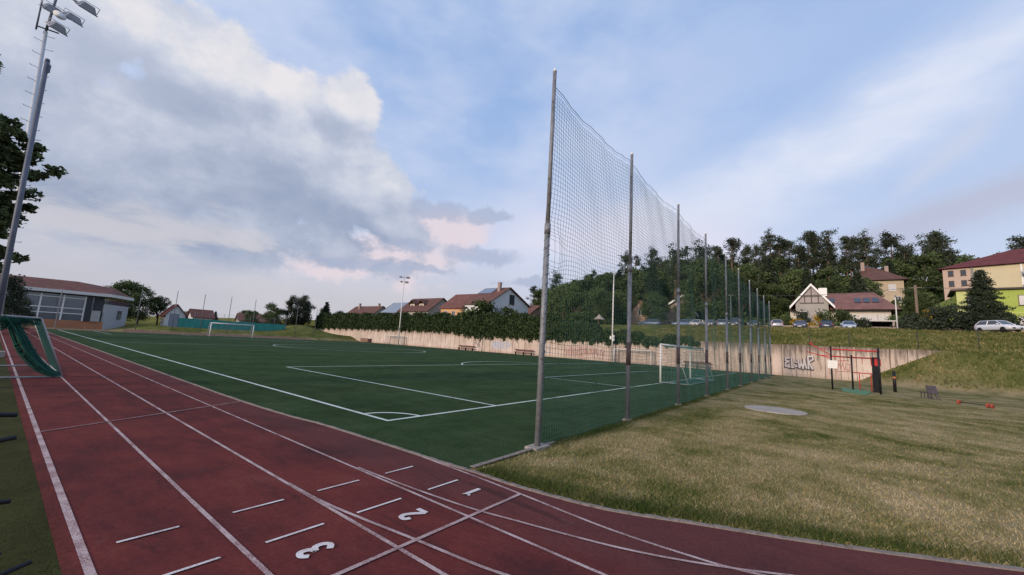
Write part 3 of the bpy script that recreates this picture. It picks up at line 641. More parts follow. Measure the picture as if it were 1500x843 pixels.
# main graffiti piece: pale bubble letters with a dark drop shadow
def letters(mb, segs, wd, x, y0, z0, sy=1, sz=1):             # strokes on the wall face; text runs toward -Y
    for i, s_ in enumerate(segs):
        pts = [Vector((0, -u*sy, v*sz)) for u, v in s_]
        for j in range(len(pts)-1):
            d = (pts[j+1]-pts[j]).normalized(); nn = Vector((0, -d.z, d.y))*wd/2; e_ = d*wd*.35
            a, q = pts[j]-e_, pts[j+1]+e_; xx = x-.0012*(i*7+j)
            mb.quad(*[(xx, y0+p.y, z0+p.z) for p in (a+nn, a-nn, q-nn, q+nn)])
GR = [[(.42,.98),(.08,.95),(.05,.72),(.32,.62),(.05,.50),(.04,.18),(.42,.10)], [(.62,.92),(.62,.10)], [(.62,.10),(.80,.10)], [(.96,.62),(1.05,.62)], [(.96,.22),(1.06,.22)],
      [(1.20,.85),(1.30,.10),(1.46,.60),(1.62,.05),(1.74,.95)], [(1.74,.95),(1.92,.12)], [(1.62,.40),(1.86,.45)], [(2.10,.08),(2.08,1.20),(2.48,1.25),(2.52,.95),(2.14,.72),(2.44,.06)]]
t = MB(); letters(t, GR, .30, -.010, 3.62, .82, 1.06, 1.22); t.build('graffiti_outline', M('spray_black', (.10, .085, .09), .8, 0, .4, 5), wall)
t = MB(); letters(t, GR, .15, -.030, 3.60, .90, 1.06, 1.22); t.build('graffiti_fill', M('spray_white', (.60, .55, .53), .8, 0, .25, 5), wall)
G2 = [[(0,.2),(.15,.9),(.3,.3),(.45,.95),(.55,.2)], [(.7,.9),(.62,.3),(.95,.2),(1.0,.8),(.7,.9)], [(-.1,.05),(1.1,.1)], [(.1,1.1),(.9,1.2)]]
t = MB(); letters(t, G2, .06, -.012, -1.2, .85, 1.1, 1.1); t.build('graffiti_tag', M('spray_red', (.36, .13, .13), .8, 0, .3), wall)
t = MB(); letters(t, [[(0,1),(0,0),(.5,0),(.5,1),(0,1)], [(.15,.2),(.35,.8)], [(.8,.9),(.7,.5),(1.1,.5),(1.0,0)], [(1.3,0),(1.35,1),(1.7,.9),(1.4,.5),(1.8,0)]], .08, -.012, 54.0, .7, 1.0, 1.3); t.build('graffiti_tag', M('spray_dark', (.12, .11, .12), .8, 0, .3), wall)
t = MB(); letters(t, [[(0,1),(.2,0),(.5,1),(.8,0),(1,1)], [(1.3,1),(1.3,0),(2.0,0),(2.0,1),(1.3,1)], [(2.4,0),(2.6,1),(3.0,.9),(2.7,.5),(3.2,0)], [(3.6,1),(4.0,.4),(4.4,1)]], .16, -.012, 49.2, .75, 1.0, 1.2); t.build('graffiti_tag', M('spray_blue', (.42, .46, .58), .8, 0, .3), wall)
t = MB(); letters(t, [[(i*.9, .3), (i*.9+.25, 1.3), (i*.9+.5, .2), (i*.9+.75, 1.1)] for i in range(8)], .04, -.012, 33.6, .5, 1.0, 1.0); t.build('graffiti_tag', M('spray_red', (.36, .13, .13)), wall)

# ------------------------------------------------------------------ foliage
def leaf_mat(name, lo, hi, rnd=.35, sc=.5):
    m, g, b = new_mat(name, .75, 0, .15); P = coord(g, 'Object')
    oi = g.n('ShaderNodeObjectInfo').outputs['Random']
    f = g.m('ADD', g.m('MULTIPLY', g.noise(P, sc, 4, .6), .6), g.m('MULTIPLY', g.noise(P, sc*7, 2, .6), .4))
    c = g.ramp(f, [(.34, lo), (.66, hi)])
    c = g.mix(oi, g.vm('SCALE', c, scale=1-rnd), g.vm('SCALE', c, scale=1+rnd))
    g.put(b.inputs['Base Color'], c); return m
def quads(C, S, flatz=1.0, asp=1.5):                            # a leaf-sized rhombus at every centre
    n = len(C); a = rng.normal(size=(n, 3)); a[:, 2] *= flatz; a /= np.linalg.norm(a, axis=1)[:, None]; q = rng.normal(size=(n, 3)); b = np.cross(a, q); b /= np.linalg.norm(b, axis=1)[:, None]
    S = S[:, None]*.5; V = np.stack([C+a*S*asp, C+b*S, C-a*S*asp, C-b*S], 1).reshape(-1, 3); return V, np.arange(4*n).reshape(-1, 4)
def clumps(cs, per, leaf, flatc=.75):
    out = []
    for c, r in cs:
        n = max(20, int(per*r*r)); d = rng.normal(size=(n, 3)); d /= np.linalg.norm(d, axis=1)[:, None]; rad = r*rng.uniform(.15, 1.0, n)**.6*(1+.22*rng.normal(size=n))
        d[:, 2] *= flatc; out.append(np.array(c)+d*rad[:, None])
    C = np.concatenate(out); return quads(C, leaf*rng.uniform(.6, 1.35, len(C)))
bark = M('bark', (.085, .062, .045), .95, 0, .35, 6); barkp = M('pine_bark', (.17, .115, .085), .95, 0, .35, 5)
LM = {'broad': leaf_mat('broad_leaf', (.034, .055, .020), (.094, .128, .048)), 'pine': leaf_mat('pine_needle', (.027, .037, .024), (.068, .084, .047)),
      'spruce': leaf_mat('spruce_needle', (.018, .028, .018), (.050, .066, .038)), 'ivy': leaf_mat('ivy_leaf', (.020, .036, .014), (.066, .096, .036), .1, 1.2),
      'yellow': leaf_mat('yellow_leaf', (.22, .13, .012), (.48, .31, .03), .1, .9), 'near': leaf_mat('near_leaf', (.045, .066, .028), (.135, .17, .075), .1, 1.5), 'light': leaf_mat('light_leaf', (.035, .055, .018), (.10, .125, .045))}
def tree_mesh(kind, seed, detail=1.0):
    global rng; rng = np.random.default_rng(seed); rd = random.Random(seed)
    t = MB(); cs = []
    if kind == 'broad':                                        # unit: about 10 m tall
        t.tube((0,0,-.4), (.1,.1,4), .28, .18, 7)
        for i in range(9):
            a = rd.uniform(0, 6.28); t.tube((.1,.1,rd.uniform(2,4)), (math.cos(a)*2.2, math.sin(a)*2.2, rd.uniform(5,8)), .12, .03, 5)
        for i in range(30):
            a = rd.uniform(0, 6.28); z = rd.uniform(1.6, 9.3); e = 3.3*math.sqrt(max(.05, 1-((z-5.2)/4.9)**2)); rr = e*math.sqrt(rd.random())
            cs.append(((math.cos(a)*rr, math.sin(a)*rr, z), rd.uniform(.8, 1.6)))
        V, F = clumps(cs, 78*detail, .29/math.sqrt(detail)); mt = LM['broad']
    elif kind == 'bush':
        for i in range(6): a = rd.uniform(0, 6.28); t.tube((0,0,-.2), (math.cos(a)*1.0, math.sin(a)*1.0, 1.8), .05, .02, 5)
        for i in range(18):
            a = rd.uniform(0, 6.28); rr = 1.6*math.sqrt(rd.random()); z = rd.uniform(.3, 2.6)*(1-.25*rr/1.6); cs.append(((math.cos(a)*rr, math.sin(a)*rr, z), rd.uniform(.5, .9)))
        V, F = clumps(cs, 120*detail, .22/math.sqrt(detail)); mt = LM['broad']
    elif kind == 'pine':                                       # about 15 m, bare stem and ragged flat pads
        t.tube((0,0,-.5), (.25,.1,8), .24, .17, 7); t.tube((.25,.1,8), (.1,.3,14.2), .17, .04, 6)
        for i in range(24):
            z = rd.uniform(5.6, 14.0); a = rd.uniform(0, 6.28); L_ = (2.7 if z < 11 else 2.2)*rd.uniform(.35, 1.15)*(1-.45*max(0, z-11)/3.2); e = (math.cos(a)*L_, math.sin(a)*L_, z+rd.uniform(-.3, .8))
            t.tube((.15,.15,z), e, .06, .015, 5)
            for q in (.35, .65, 1.0):
                cs.append(((e[0]*q+rd.uniform(-.5,.5), e[1]*q+rd.uniform(-.5,.5), z+(e[2]-z)*q+rd.uniform(-.3,.6)), rd.uniform(.4, 1.15)))
        V, F = clumps(cs, 62*detail, .21/math.sqrt(detail), .8); mt = LM['pine']
        if True:
            for i in range(5): z = rd.uniform(3.5, 7); a = rd.uniform(0, 6.28); t.tube((.1,.1,z), (math.cos(a)*1.1, math.sin(a)*1.1, z+.1), .03, .01, 4)
    elif kind == 'spruce':                                     # about 10 m, layered cone
        t.tube((0,0,-.3), (0,0,9.8), .2, .03, 7)
        z = .7
        while z < 9.8:
            r = 2.7*(1-z/10.2)**.85+.12; n = max(5, int(9*r/1.4)+3)
            for i in range(n):
                a = 6.28*i/n+rd.uniform(-.3,.3); rr = r*rd.uniform(.75, 1.15)
                for q in (.4, .7, 1.0): cs.append(((math.cos(a)*rr*q, math.sin(a)*rr*q, z-.35*rr*q*.5+rd.uniform(-.32,.32)), (.30+.20*r/2.7)*rd.uniform(.7, 1.25)))
            z += .62
        V, F = clumps(cs, 115*detail, .20/math.sqrt(detail), .6); mt = LM['spruce']
    crown = np_mesh(kind+'_crown', V, F, mt); trunk = t.mesh(kind+'_trunk', barkp if kind == 'pine' else bark, True)
    return trunk, crown
PROTO = {}
def tree(name, kind, var, loc, s, label, group=None, rz=None, mat=None, sz=None, detail=1.0, cat=None):
    key = (kind, var, detail)
    if key not in PROTO: PROTO[key] = tree_mesh(kind, hash_seed(kind, var), detail)
    tr, cr = PROTO[key]
    r = thing(name, label, cat or ('bush' if kind == 'bush' else 'tree'), loc, (loc[0]*1.7+loc[1]*2.3) % 6.28 if rz is None else rz, group)
    r.scale = (s, s, sz or s)
    link('trunk' if kind != 'bush' else 'stems', tr, r); c = link('crown', cr, r)
    if mat:
        c.material_slots[0].link = 'OBJECT'; c.material_slots[0].material = mat
    return r
def hash_seed(k, v): return sum(ord(ch) for ch in k)*31+v*7
gz = ground
# wooded hill
FP = [(118,142,-21,0), (86,104,-13,8), (104,135,-44,-16), (86,108,-40,-12), (86,104,20,40), (84,106,26,40)]
def free(x, y): return not any(a <= x <= b and c <= y <= d for a, b, c, d in FP)
rd = random.Random(5); ntree = 0
GP = 'trees on the wooded hill'
for row, (X_, sp) in enumerate([(108, 6.2), (117, 6.2), (127, 6.4), (138, 6.6), (149, 6.4), (159, 5.6), (168, 5.2), (177, 6.5)]):
    y = -.27*X_
    while y < .70*X_:
        x = X_+rd.uniform(-4, 4); yy = y+rd.uniform(-1.8, 1.8); y += sp*rd.uniform(.8, 1.2)
        if not free(x, yy): continue
        q = yy/x; top = X_ > 145
        if q > .62 and rd.random() < .3: continue
        pine = (top and rd.random() < (.74 if -.16 < q < .22 else .24)) or (not top and rd.random() < .10)
        if pine: tree('pine_tree', 'pine', rd.randrange(5), (x, yy, gz(x, yy)-.2), rd.uniform(.95, 1.36), 'dark ragged pine among the trees on the wooded hill', GP)
        elif rd.random() < .25: tree('spruce_tree', 'spruce', rd.randrange(3), (x, yy, gz(x, yy)-.2), rd.uniform(1.0, 1.5), 'dark pointed spruce among the trees on the wooded hill', GP)
        else: tree('broadleaf_tree', 'broad', rd.randrange(5), (x, yy, gz(x, yy)-.2), rd.uniform(.85, 1.25)*(1.12 if q > .3 else 1), 'rounded broadleaf tree among the trees on the wooded hill', GP)
        ntree += 1
# brambles and saplings covering the hillside
rng = np.random.default_rng(77); n = 90000; ux = rng.uniform(96, 190, n); uq = rng.uniform(-.27, .70, n); uy = ux*uq; k = np.array([free(a_, b_) for a_, b_ in zip(ux, uy)]); ux, uy = ux[k], uy[k]
lift = 1.6+1.5*np.sin(ux*.31+2*np.sin(uy*.21))*np.cos(uy*.27)+.8*np.sin(ux*.9+uy*.7); uz = np.array([ground(a_, b_) for a_, b_ in zip(ux, uy)])+np.clip(lift, .3, 4)*rng.random(len(ux))**.5
V, F = quads(np.stack([ux, uy, uz], 1), .62*rng.uniform(.5, 1.5, len(ux))); o = link('hillside_undergrowth', np_mesh('hillside_undergrowth', V, F, LM['broad'])); o['kind'] = 'stuff'
for x, y, s_ in ((150, -22, 1.25), (156, -26, 1.3), (148, -30, 1.2), (160, -31, 1.3), (152, -17, 1.1), (143, -26, 1.1), (163, -20, 1.15), (158, -37, 1.2), (150, -39, 1.2)): tree('broadleaf_tree', 'broad', int(x) % 5, (x, y, gz(x, y)-.2), s_, 'rounded broadleaf tree among the trees on the wooded hill', GP)
# single trees round the houses
def T(name, kind, var, x, y, s, label, group=None, mat=None, sz=None, z=None, detail=1.0): return tree(name, kind, var, (x, y, gz(x, y)-.1 if z is None else z), s, label, group, None, mat, sz, detail)
T('broadleaf_tree', 'broad', 1, 97, 19.6, 1.55, 'tall dense tree behind the net between the white gable and the parked cars', detail=2)
T('broadleaf_tree', 'broad', 2, 96, 13.5, 1.15, 'broad green tree behind the parked cars, left of the half-timbered house', detail=2)
T('broadleaf_tree', 'broad', 3, 87, 28.8, .72, 'small round tree in front of the peach house', detail=2)
T('broadleaf_tree', 'broad', 1, 91, 29.6, .82, 'tree hiding the wall of the pale house, right of the peach house', detail=2); T('broadleaf_tree', 'broad', 4, 92, 23.4, .75, 'tree at the right end of the pale weathered roof', detail=2); T('broadleaf_tree', 'broad', 3, 89, 37.6, .8, 'tree close against the left side of the peach house', detail=2)
for i, (x, y, s, l) in enumerate([(88, 42, .95, 'dark bushy tree above the ivy wall, left of the white mast'), (86, 47, 1.0, 'dark tree above the ivy wall, between the nearest net post and the white mast'), (90, 53, 1.15, 'tall dark tree above the ivy wall, behind the nearest net post'), (83, 38, .8, 'round dark tree above the ivy, beside the white mast')]): T('broadleaf_tree', 'broad', i, x, y, s, l, detail=2)
T('broadleaf_tree', 'broad', 4, 97, 60, 1.0, 'tree standing right of the white gabled house', detail=1)
T('round_bush', 'bush', 1, 61.5, 56.5, 2.2, 'wide dark bush in front of the orange and white houses', z=4.5); T('round_bush', 'bush', 2, 69.5, 56, 1.55, 'round dark bush in front of the white gable wall', z=5.9)
tree('spruce_tree', 'spruce', 1, (86, -18.4, 6.6), 1.16, 'large dark conifer in front of the lime green building', None, None, None, 1.0, 3.5)
T('spreading_bush', 'bush', 3, 84.5, -13.2, 1.5, 'wide dark conifer bush left of the large conifer', None, LM['spruce'], 1.75, detail=1.5); T('spreading_bush', 'bush', 1, 83.5, -10.8, 1.15, 'low dark conifer bush beside the pale lamp post', None, LM['spruce'], 1.2, detail=1.5); T('spreading_bush', 'bush', 2, 84, -16.0, 1.5, 'dark spreading bush at the foot of the large conifer', None, LM['spruce'], 1.35, detail=1.5)
T('spreading_bush', 'bush', 4, 84.2, -20.5, 1.2, 'dark bush behind the white hatchback', None, LM['spruce'], 1.0, detail=1.5)
T('flowering_bush', 'bush', 1, 84.6, 2.6, .88, 'bright yellow flowering bush behind the parked cars', None, LM['yellow'], .85, detail=2); T('flowering_bush', 'bush', 2, 86.5, .0, .7, 'small yellow bush under the half-timbered gable', None, LM['yellow'], 1.25, detail=2); T('flowering_bush', 'bush', 3, 91, -14.4, .8, 'yellow bush beside the brown utility pole', None, LM['yellow'], 1.6, detail=2)
for i, (x, y, s, sz_, l) in enumerate([(86.5, -1.3, 1.3, 1.75, 'dark shrub in front of the long red-brown roof'), (86.5, -3.9, 1.25, 1.45, 'dark round shrub left of the carport'), (86, 4.9, .8, 1.0, 'dark shrub left of the yellow bush'), (88, 2.2, .8, 1.45, 'grey-green shrub below the half-timbered gable'), (86.4, -9.8, .95, 1.25, 'dark shrub right of the carport')]): T('garden_shrub', 'bush', i % 4, x, y, s, l, None, LM['broad' if i != 3 else 'spruce'], sz_, detail=2)
T('garden_shrub', 'bush', 3, 77.5, -4.7, .5, 'small dark conifer shrub beside the pale blue car', None, LM['spruce'], .75, detail=2)
T('broadleaf_tree', 'broad', 2, 119, -8.5, .85, 'dark tree in front of the hillside villa', detail=2)
T('broadleaf_tree', 'broad', 0, 112, 1, .75, 'pale green tree above the long red-brown roof', None, LM['light'], detail=2); T('broadleaf_tree', 'broad', 4, 111, -15, .72, 'green tree between the villa and the cream apartment block', None, None, detail=2)
T('broadleaf_tree', 'broad', 1, 106, 9, .8, 'green tree above the left end of the red-brown roof', detail=2)
# north side
for i, (x, y, s, k, l) in enumerate([(50, 117, .90, 'pine', 'left of two dark pines beyond the far end of the pitch'), (54.2, 119, .98, 'pine', 'taller of two dark pines beyond the far end of the pitch')]):
    tree('pine_tree', k, i, (x, y, -2.2), s, l, None, None, None, None, 3.0)
T('broadleaf_tree', 'broad', 1, 46.5, 118, .78, 'round green tree at the left foot of the dark pines', detail=2); T('broadleaf_tree', 'broad', 3, 51.5, 116, .88, 'dark undergrown tree below the pines', None, LM['spruce'], detail=2); T('broadleaf_tree', 'broad', 0, 56, 121, .85, 'dark tree at the right foot of the pines', None, LM['spruce'], detail=2); T('broadleaf_tree', 'broad', 2, 42.5, 122, .55, 'small green tree left of the pine group', detail=2)
T('spruce_tree', 'spruce', 2, 61.5, 119, .80, 'small spruce at the left end of the ivy hedge', detail=2)
for i, (x, y, s) in enumerate([(64, 118, .42), (66.5, 119, .55), (63, 112, .38), (69, 120, .5)]): T('hedgerow_tree', 'broad', i, x, y, s, 'small hedgerow tree left of the brown roofed house', 'hedgerow trees at the far end of the ivy', detail=2)
for i, (x, y, s, l) in enumerate([(17.2, 124, 1.0, 'green tree directly right of the sports hall'), (21, 128, .92, 'broad green tree two along from the sports hall'), (24.6, 128, .72, 'smaller tree left of the red roofed house'), (18.9, 134, 1.05, 'green tree behind the tree beside the sports hall')]): T('broadleaf_tree', 'broad', i, x, y, s, l, None, LM['broad'], detail=2)
for i in range(16):
    x = 36+i*4.4+rd.uniform(-1.5, 1.5); y = 178+rd.uniform(-12, 25); T('distant_tree', 'broad' if i % 4 else 'spruce', i % 5, x*1.06, y, rd.uniform(.42, .62), 'small tree in the low line behind the teal windscreen', 'distant trees behind the windscreen')
T('garden_tree', 'broad', 2, .2, 62, .55, 'dark round tree in front of the sports hall at the left edge', None, LM['spruce'], .58, detail=2.5); T('garden_tree', 'broad', 4, 1.6, 66, .4, 'small dark tree left of the glazed hall front', None, LM['spruce'], .38, detail=2)
# tree leaning in at the left edge
rng = np.random.default_rng(3); r = thing('leafy_tree', 'leafy tree reaching in behind the mast at the left edge', 'tree', (-2.05, 18, 0))
t = MB(); t.tube((0,0,-.2), (.1,0,4.5), .22, .16, 9).tube((.1,0,4.5), (.0,0,9.2), .16, .04, 8); cs = []; rq = random.Random(9)
for i in range(58):
    a = rq.uniform(-1.5, 1.5) if i < 48 else rq.uniform(1.5, 4.7); z = rq.uniform(3.4, 8.6); L_ = 2.75*rq.uniform(.65, 1.0)*(1-.22*abs(z-5.8)/2.6); e = Vector((math.cos(a)*L_, math.sin(a)*L_*.8, z+rq.uniform(-.3, .1)))
    p0 = Vector((.08, 0, z-.5)); t.tube(p0, e, .035, .008, 5)
    for k in range(9):
        q = .35+.65*k/8; cs.append((tuple(p0.lerp(e, q)+Vector((rq.uniform(-.16,.16), rq.uniform(-.16,.16), rq.uniform(-.34,.24)))), rq.uniform(.10, .34)*(1.25-.4*q)))
out = []
for c_, r_ in cs:
    n = 105; d = rng.normal(size=(n, 3)); d /= np.linalg.norm(d, axis=1)[:, None]; d[:, 2] *= .7; out.append(np.array(c_)+d*(r_*rng.random(n)**.5)[:, None])
C = np.concatenate(out); V, F = quads(C, .085*rng.uniform(.6, 1.3, len(C)), .6, 1.9)
t.build('trunk', bark, r, True); link('crown', np_mesh('leafy_crown', V, F, LM['near']), r)

# ------------------------------------------------------------------ ivy hedge over the wall
rng = np.random.default_rng(21)
n = 95000; Y_ = rng.uniform(13, 117, n)
def it(y): return np.interp(y, [13, 18, 23, 27, 33, 39, 45, 60, 75, 117], [3.6, 3.8, 4.2, 4.9, 5.9, 6.7, 6.9, 6.9, 6.9, 6.7])
def ib(y): return np.interp(y, [13, 18, 25, 30, 40, 48, 51, 53, 57, 60, 63, 75, 90, 117], [3.5, 3.1, 3.0, 3.0, 2.85, 2.9, 2.7, 2.6, 3.1, 3.5, 3.6, 3.6, 3.5, 3.1]) + .16*np.sin(y*4.3)+.20*np.sin(y*2.1+1)+.13*np.sin(y*9.7)
u = rng.random(n); zt = it(Y_)+.35*np.sin(Y_*.9)+.2*np.sin(Y_*2.7); zb = ib(Y_)-.5*rng.random(n)**3
Z_ = zb+(zt-zb)*u; lean = np.clip((Z_-3.6)/3.6, 0, 1)
Xf = 57.93 - .35*np.sin(np.clip((Z_-3.0)/3.0, 0, 1)*PI*.6) + .9*lean**2 + .28*np.sin(Y_*1.3+Z_*.8)*lean + rng.normal(0, .12, n)
topm_ = rng.random(n) < .18; Xf[topm_] += rng.uniform(0, 2.2, topm_.sum()); Z_[topm_] = zt[topm_]+rng.normal(0, .15, topm_.sum())
V, F = quads(np.stack([np.minimum(Xf, 61), Y_, Z_], 1), .24*rng.uniform(.6, 1.4, n), 1, 1.35)
# hedge core so that no sky shows through its body
cy = np.arange(13, 117.1, 1.0); cv = []; cf = []
for j, y in enumerate(cy):
    tz, bz = float(it(y))-.35, max(3.7, float(ib(y))+.1); cv += [(58.45, y, 3.4), (58.6, y, tz-.3), (59.2, y, tz), (60.6, y, tz), (60.8, y, 3.4)]
    if j: k = 5*j; cf += [(k-5+i, k-4+i, k+1+i, k+i) for i in range(4)]
V = np.concatenate([V, np.array(cv)]); F = np.concatenate([F, np.array(cf)+4*n])
o = link('ivy_hedge', np_mesh('ivy_hedge', V, F, LM['ivy'])); tag(o, 'long dark green ivy hedge spilling over the top of the concrete wall', 'hedge')

# ------------------------------------------------------------------ houses
glass = M('window_glass', (.045, .055, .07), .12, 0, .3, 2, spec=.7); pvc = M('window_frame', (.70, .70, .69), .5, 0, .06); darkframe = M('dark_frame', (.09, .06, .05), .6, 0, .2)
curtain = M('curtain_pane', (.50, .50, .50), .35, 0, .15, 2, spec=.5)
def roofmat(k, col):
    if k in MATS: return MATS[k]
    m, g, b = new_mat(k, .8, 0, .2); P = coord(g, 'Object'); px = g.xyz(P)
    wv = g.n('ShaderNodeTexWave'); wv.bands_direction = 'Y'; g.put(wv.inputs['Vector'], P); wv.inputs['Scale'].default_value = 1.1; wv.inputs['Distortion'].default_value = .4
    f = g.m('ADD', g.m('MULTIPLY', g.noise(P, .8, 5, .65), .7), g.m('MULTIPLY', wv.outputs['Fac'], .3))
    g.put(b.inputs['Base Color'], g.ramp(f, [(.3, tuple(c*.6 for c in col)), (.7, tuple(c*1.25 for c in col))])); g.put(b.inputs['Normal'], g.bump(wv.outputs['Fac'], .5, .06)); MATS[k] = m; return m
def window(root, o, u, n, w_, h_, fm=None, pm_=None, mull=1, trans=False):
    o, u, n = Vector(o), Vector(u).normalized(), Vector(n).normalized(); z = Vector((0,0,1)); fm = fm or pvc; t = MB(); d = .07
    def bar(a0, a1, b0, b1, dep=.09):
        p = [o+u*a+z*b for a, b in ((a0, b0), (a1, b0), (a1, b1), (a0, b1))]; t.prism([q-n*.02 for q in p], n*dep)
    bar(-w_/2, w_/2, 0, d); bar(-w_/2, w_/2, h_-d, h_); bar(-w_/2, -w_/2+d, d, h_-d); bar(w_/2-d, w_/2, d, h_-d)
    for k in range(mull): x = -w_/2+w_*(k+1)/(mull+1); bar(x-d/2, x+d/2, d, h_-d, .08)
    bar(-w_/2-.08, w_/2+.08, -.07, -.002, .16)
    f = t.build('window', fm, root)
    t = MB(); t.quad(*[o+u*a+z*b+n*.025 for a, b in ((-w_/2+.03, .03), (w_/2-.03, .03), (w_/2-.03, h_-.03), (-w_/2+.03, h_-.03))]); t.build('pane', pm_ or glass, f)
    return f
def house(name, label, loc, rz, W, L, he, hr, wm, rm, rx=0, hel=None, over=.5, wins=(), chim=None, z0=-2.5, bargem=None):
    r = thing(name, label, 'house', loc, rz); hel = he if hel is None else hel; h2 = W/2
    sec = [(-h2, 0, z0), (h2, 0, z0), (h2, 0, he), (rx, 0, hr), (-h2, 0, hel)]
    MB().prism(sec, (0, L, 0)).build('wall', wm, r)
    t = MB()
    for sx, e in ((-1, hel), (1, he)):
        ex = sx*h2; dx, dz = ex-rx, e-hr; k = over/abs(dx); a = Vector((rx, -over, hr+.06)); q = Vector((ex+dx*k, -over, e+dz*k+.06)); th = Vector((0, 0, .20))
        t.prism([a, q, q+th, a+th], (0, L+2*over, 0))
    roof = t.build('roof', rm, r)
    if bargem:
        t = MB()
        for sx, e in ((-1, hel), (1, he)):
            ex = sx*h2; dx, dz = ex-rx, e-hr; k = over/abs(dx); a = Vector((rx, -over-.08, hr-.2)); q = Vector((ex+dx*k, -over-.08, e+dz*k-.2)); t.prism([a, q, q+Vector((0,0,.5)), a+Vector((0,0,.5))], (0, .075, 0))
        t.build('bargeboard', bargem, r)
    if chim:
        for c_ in (chim if isinstance(chim, list) else [chim]):
            MB().box((c_[0], c_[1], hr-.2), (.7, .7, 2.6)).box((c_[0], c_[1], hr+1.15), (.85, .85, .14)).build('chimney', M('chimney_brick', (.36, .27, .23), .9, 0, .3, 6), roof)
    for wn in wins:
        f, u, zz, w_, h_ = wn[:5]; kw = wn[5] if len(wn) > 5 else {}
        if f == 'g': window(r, (u, 0, zz), (1,0,0), (0,-1,0), w_, h_, **kw)
        elif f == 'l': window(r, (-h2, u, zz), (0,-1,0), (-1,0,0), w_, h_, **kw)
        elif f == 'r': window(r, (h2, u, zz), (0,1,0), (1,0,0), w_, h_, **kw)
    return r, roof
def on_left_roof(rt, roof, W, rx, hel, hr, u0, u1, y0, y1, mat, name='solar_panel', lift=.32, thick=.05):
    h2 = W/2; P_ = lambda u, y: Vector((rx+(-h2-rx)*u, y, hr+(hel-hr)*u+lift)); n = (P_(0,1)-P_(0,0)).cross(P_(1,0)-P_(0,0)).normalized()
    return MB().prism([P_(u0,y0), P_(u1,y0), P_(u1,y1), P_(u0,y1)], n*thick).build(name, mat, roof)
wW = M('white_render', (.62, .63, .64), .9, 0, .06, .6); wO = M('orange_render', (.62, .36, .19), .9, 0, .1, .6); wG = M('grey_render', (.36, .35, .32), .9, 0, .1, .6); wC = M('cream_render', (.60, .50, .36), .9, 0, .1, .6); wP = M('peach_render', (.50, .34, .25), .9, 0, .1, .6); wK = M('pink_render', (.50, .385, .31), .9, 0, .1, .6)
rRed = roofmat('red_tiles', (.175, .078, .064)); rBr = roofmat('brown_tiles', (.135, .070, .058)); rOr = roofmat('orange_tiles', (.155, .078, .062)); rDk = roofmat('dark_tiles', (.075, .055, .055)); rPk = roofmat('faded_tiles', (.22, .115, .10))
solar = M('solar_glass', (.20, .24, .30), .15, .3, .15, 1.5, spec=.6)
W_ = 15.2; rt, rf = house('gabled_house', 'white gabled house with red roof, chimney and one dark attic window', (73.6, 58, 3), 0, W_, 7, 8.1, 11.6, wW, rOr, -.35, 7.3, wins=[('g', .9, 7.9, 1.9, 2.3, dict(fm=darkframe))], chim=(-2.0, 1.6))
on_left_roof(rt, rf, W_, -.35, 7.3, 11.6, .06, .40, 3.2, 7, solar)
house('gabled_house', 'orange rendered house with a plain brown-red roof beside the white gabled house', (79.8, 74, 3), 0, 11.4, 8, 7.6, 11.4, wO, rRed, 0, 7.3, wins=[('g', 1.5, 7.2, 1.2, 1.3), ('l', 3, 5.2, 1.3, 1.2), ('l', 6, 5.2, 1.3, 1.2)])
rt, rf = house('gabled_house', 'grey gabled house with two dormers in its brown roof', (80, 88, 3), 0, 10.6, 13, 7.2, 10.6, wG, rBr, 0, 6.6, wins=[('g', 2, 6.0, 1.3, 1.4)])
for y in (5.0, 9.2):
    MB().prism([(-3.6, y-1.0, 7.4), (-3.6, y+1.0, 7.4), (-3.6, y+1.0, 8.8), (-3.6, y-1.0, 8.8)], (3, 0, 0)).build('dormer', wC, rf)
    MB().prism([(-4.1, y-1.5, 8.6), (-4.1, y, 9.9), (-4.1, y, 10.1), (-4.1, y-1.5, 8.8)], (4, 0, 0)).prism([(-4.1, y+1.5, 8.6), (-4.1, y, 9.9), (-4.1, y, 10.1), (-4.1, y+1.5, 8.8)], (4, 0, 0)).build('dormer_roof', rBr, rt)
    window(rt, (-3.62, y, 7.6), (0,-1,0), (-1,0,0), 1.2, 1.0)
rt, rf = house('gabled_house', 'low house with its whole roof covered in pale solar panels', (84, 107.5, 3), 0, 11.4, 9, 5.9, 10.0, wC, rDk, 0, 5.9)
on_left_roof(rt, rf, 11.4, 0, 5.9, 10.0, .02, .98, .1, 8.8, solar)
house('garden_shed', 'small pale gabled shed in front of the solar roof', (74.0, 97, 3), R(-20), 4.6, 4, 4.6, 6.0, wC, rBr)
house('gabled_house', 'dark brown roofed house farthest left behind the ivy hedge', (90, 132, 3), 0, 9.5, 18, 5.9, 9.7, wG, rBr, 0, None, .6, (), [(-1.4, 13.4), (0, 2.5)])
house('gabled_house', 'house with an orange tiled roof peeping right of the white gable', (98, 66, 3.5), 0, 9, 10, 7, 9.6, wP, rOr)
# behind the net
house('gabled_house', 'peach coloured house with a small gable window and brown roof', (95, 34.4, 6.8), R(-90), 4.8, 9, 4.4, 7.0, wP, rOr, 0, None, .35, [('g', 0, 3.4, 1.1, 1.5), ('g', 0, .8, 1.2, 1.3)])
house('gabled_house', 'pale house with weathered white roof edges behind the parked cars', (97, 26.8, 6.8), R(-78), 8.2, 10, 4.4, 8.4, M('dusty_pink', (.40, .31, .27), .9, 0, .1, .6), M('weathered_white', (.46, .43, .41), .8, 0, .3, 1), 1.5, None, .7, [('g', .8, 4.6, 1.0, 1.3), ('g', -1.2, 1.0, 1.2, 1.3)], None, -2, white_m)
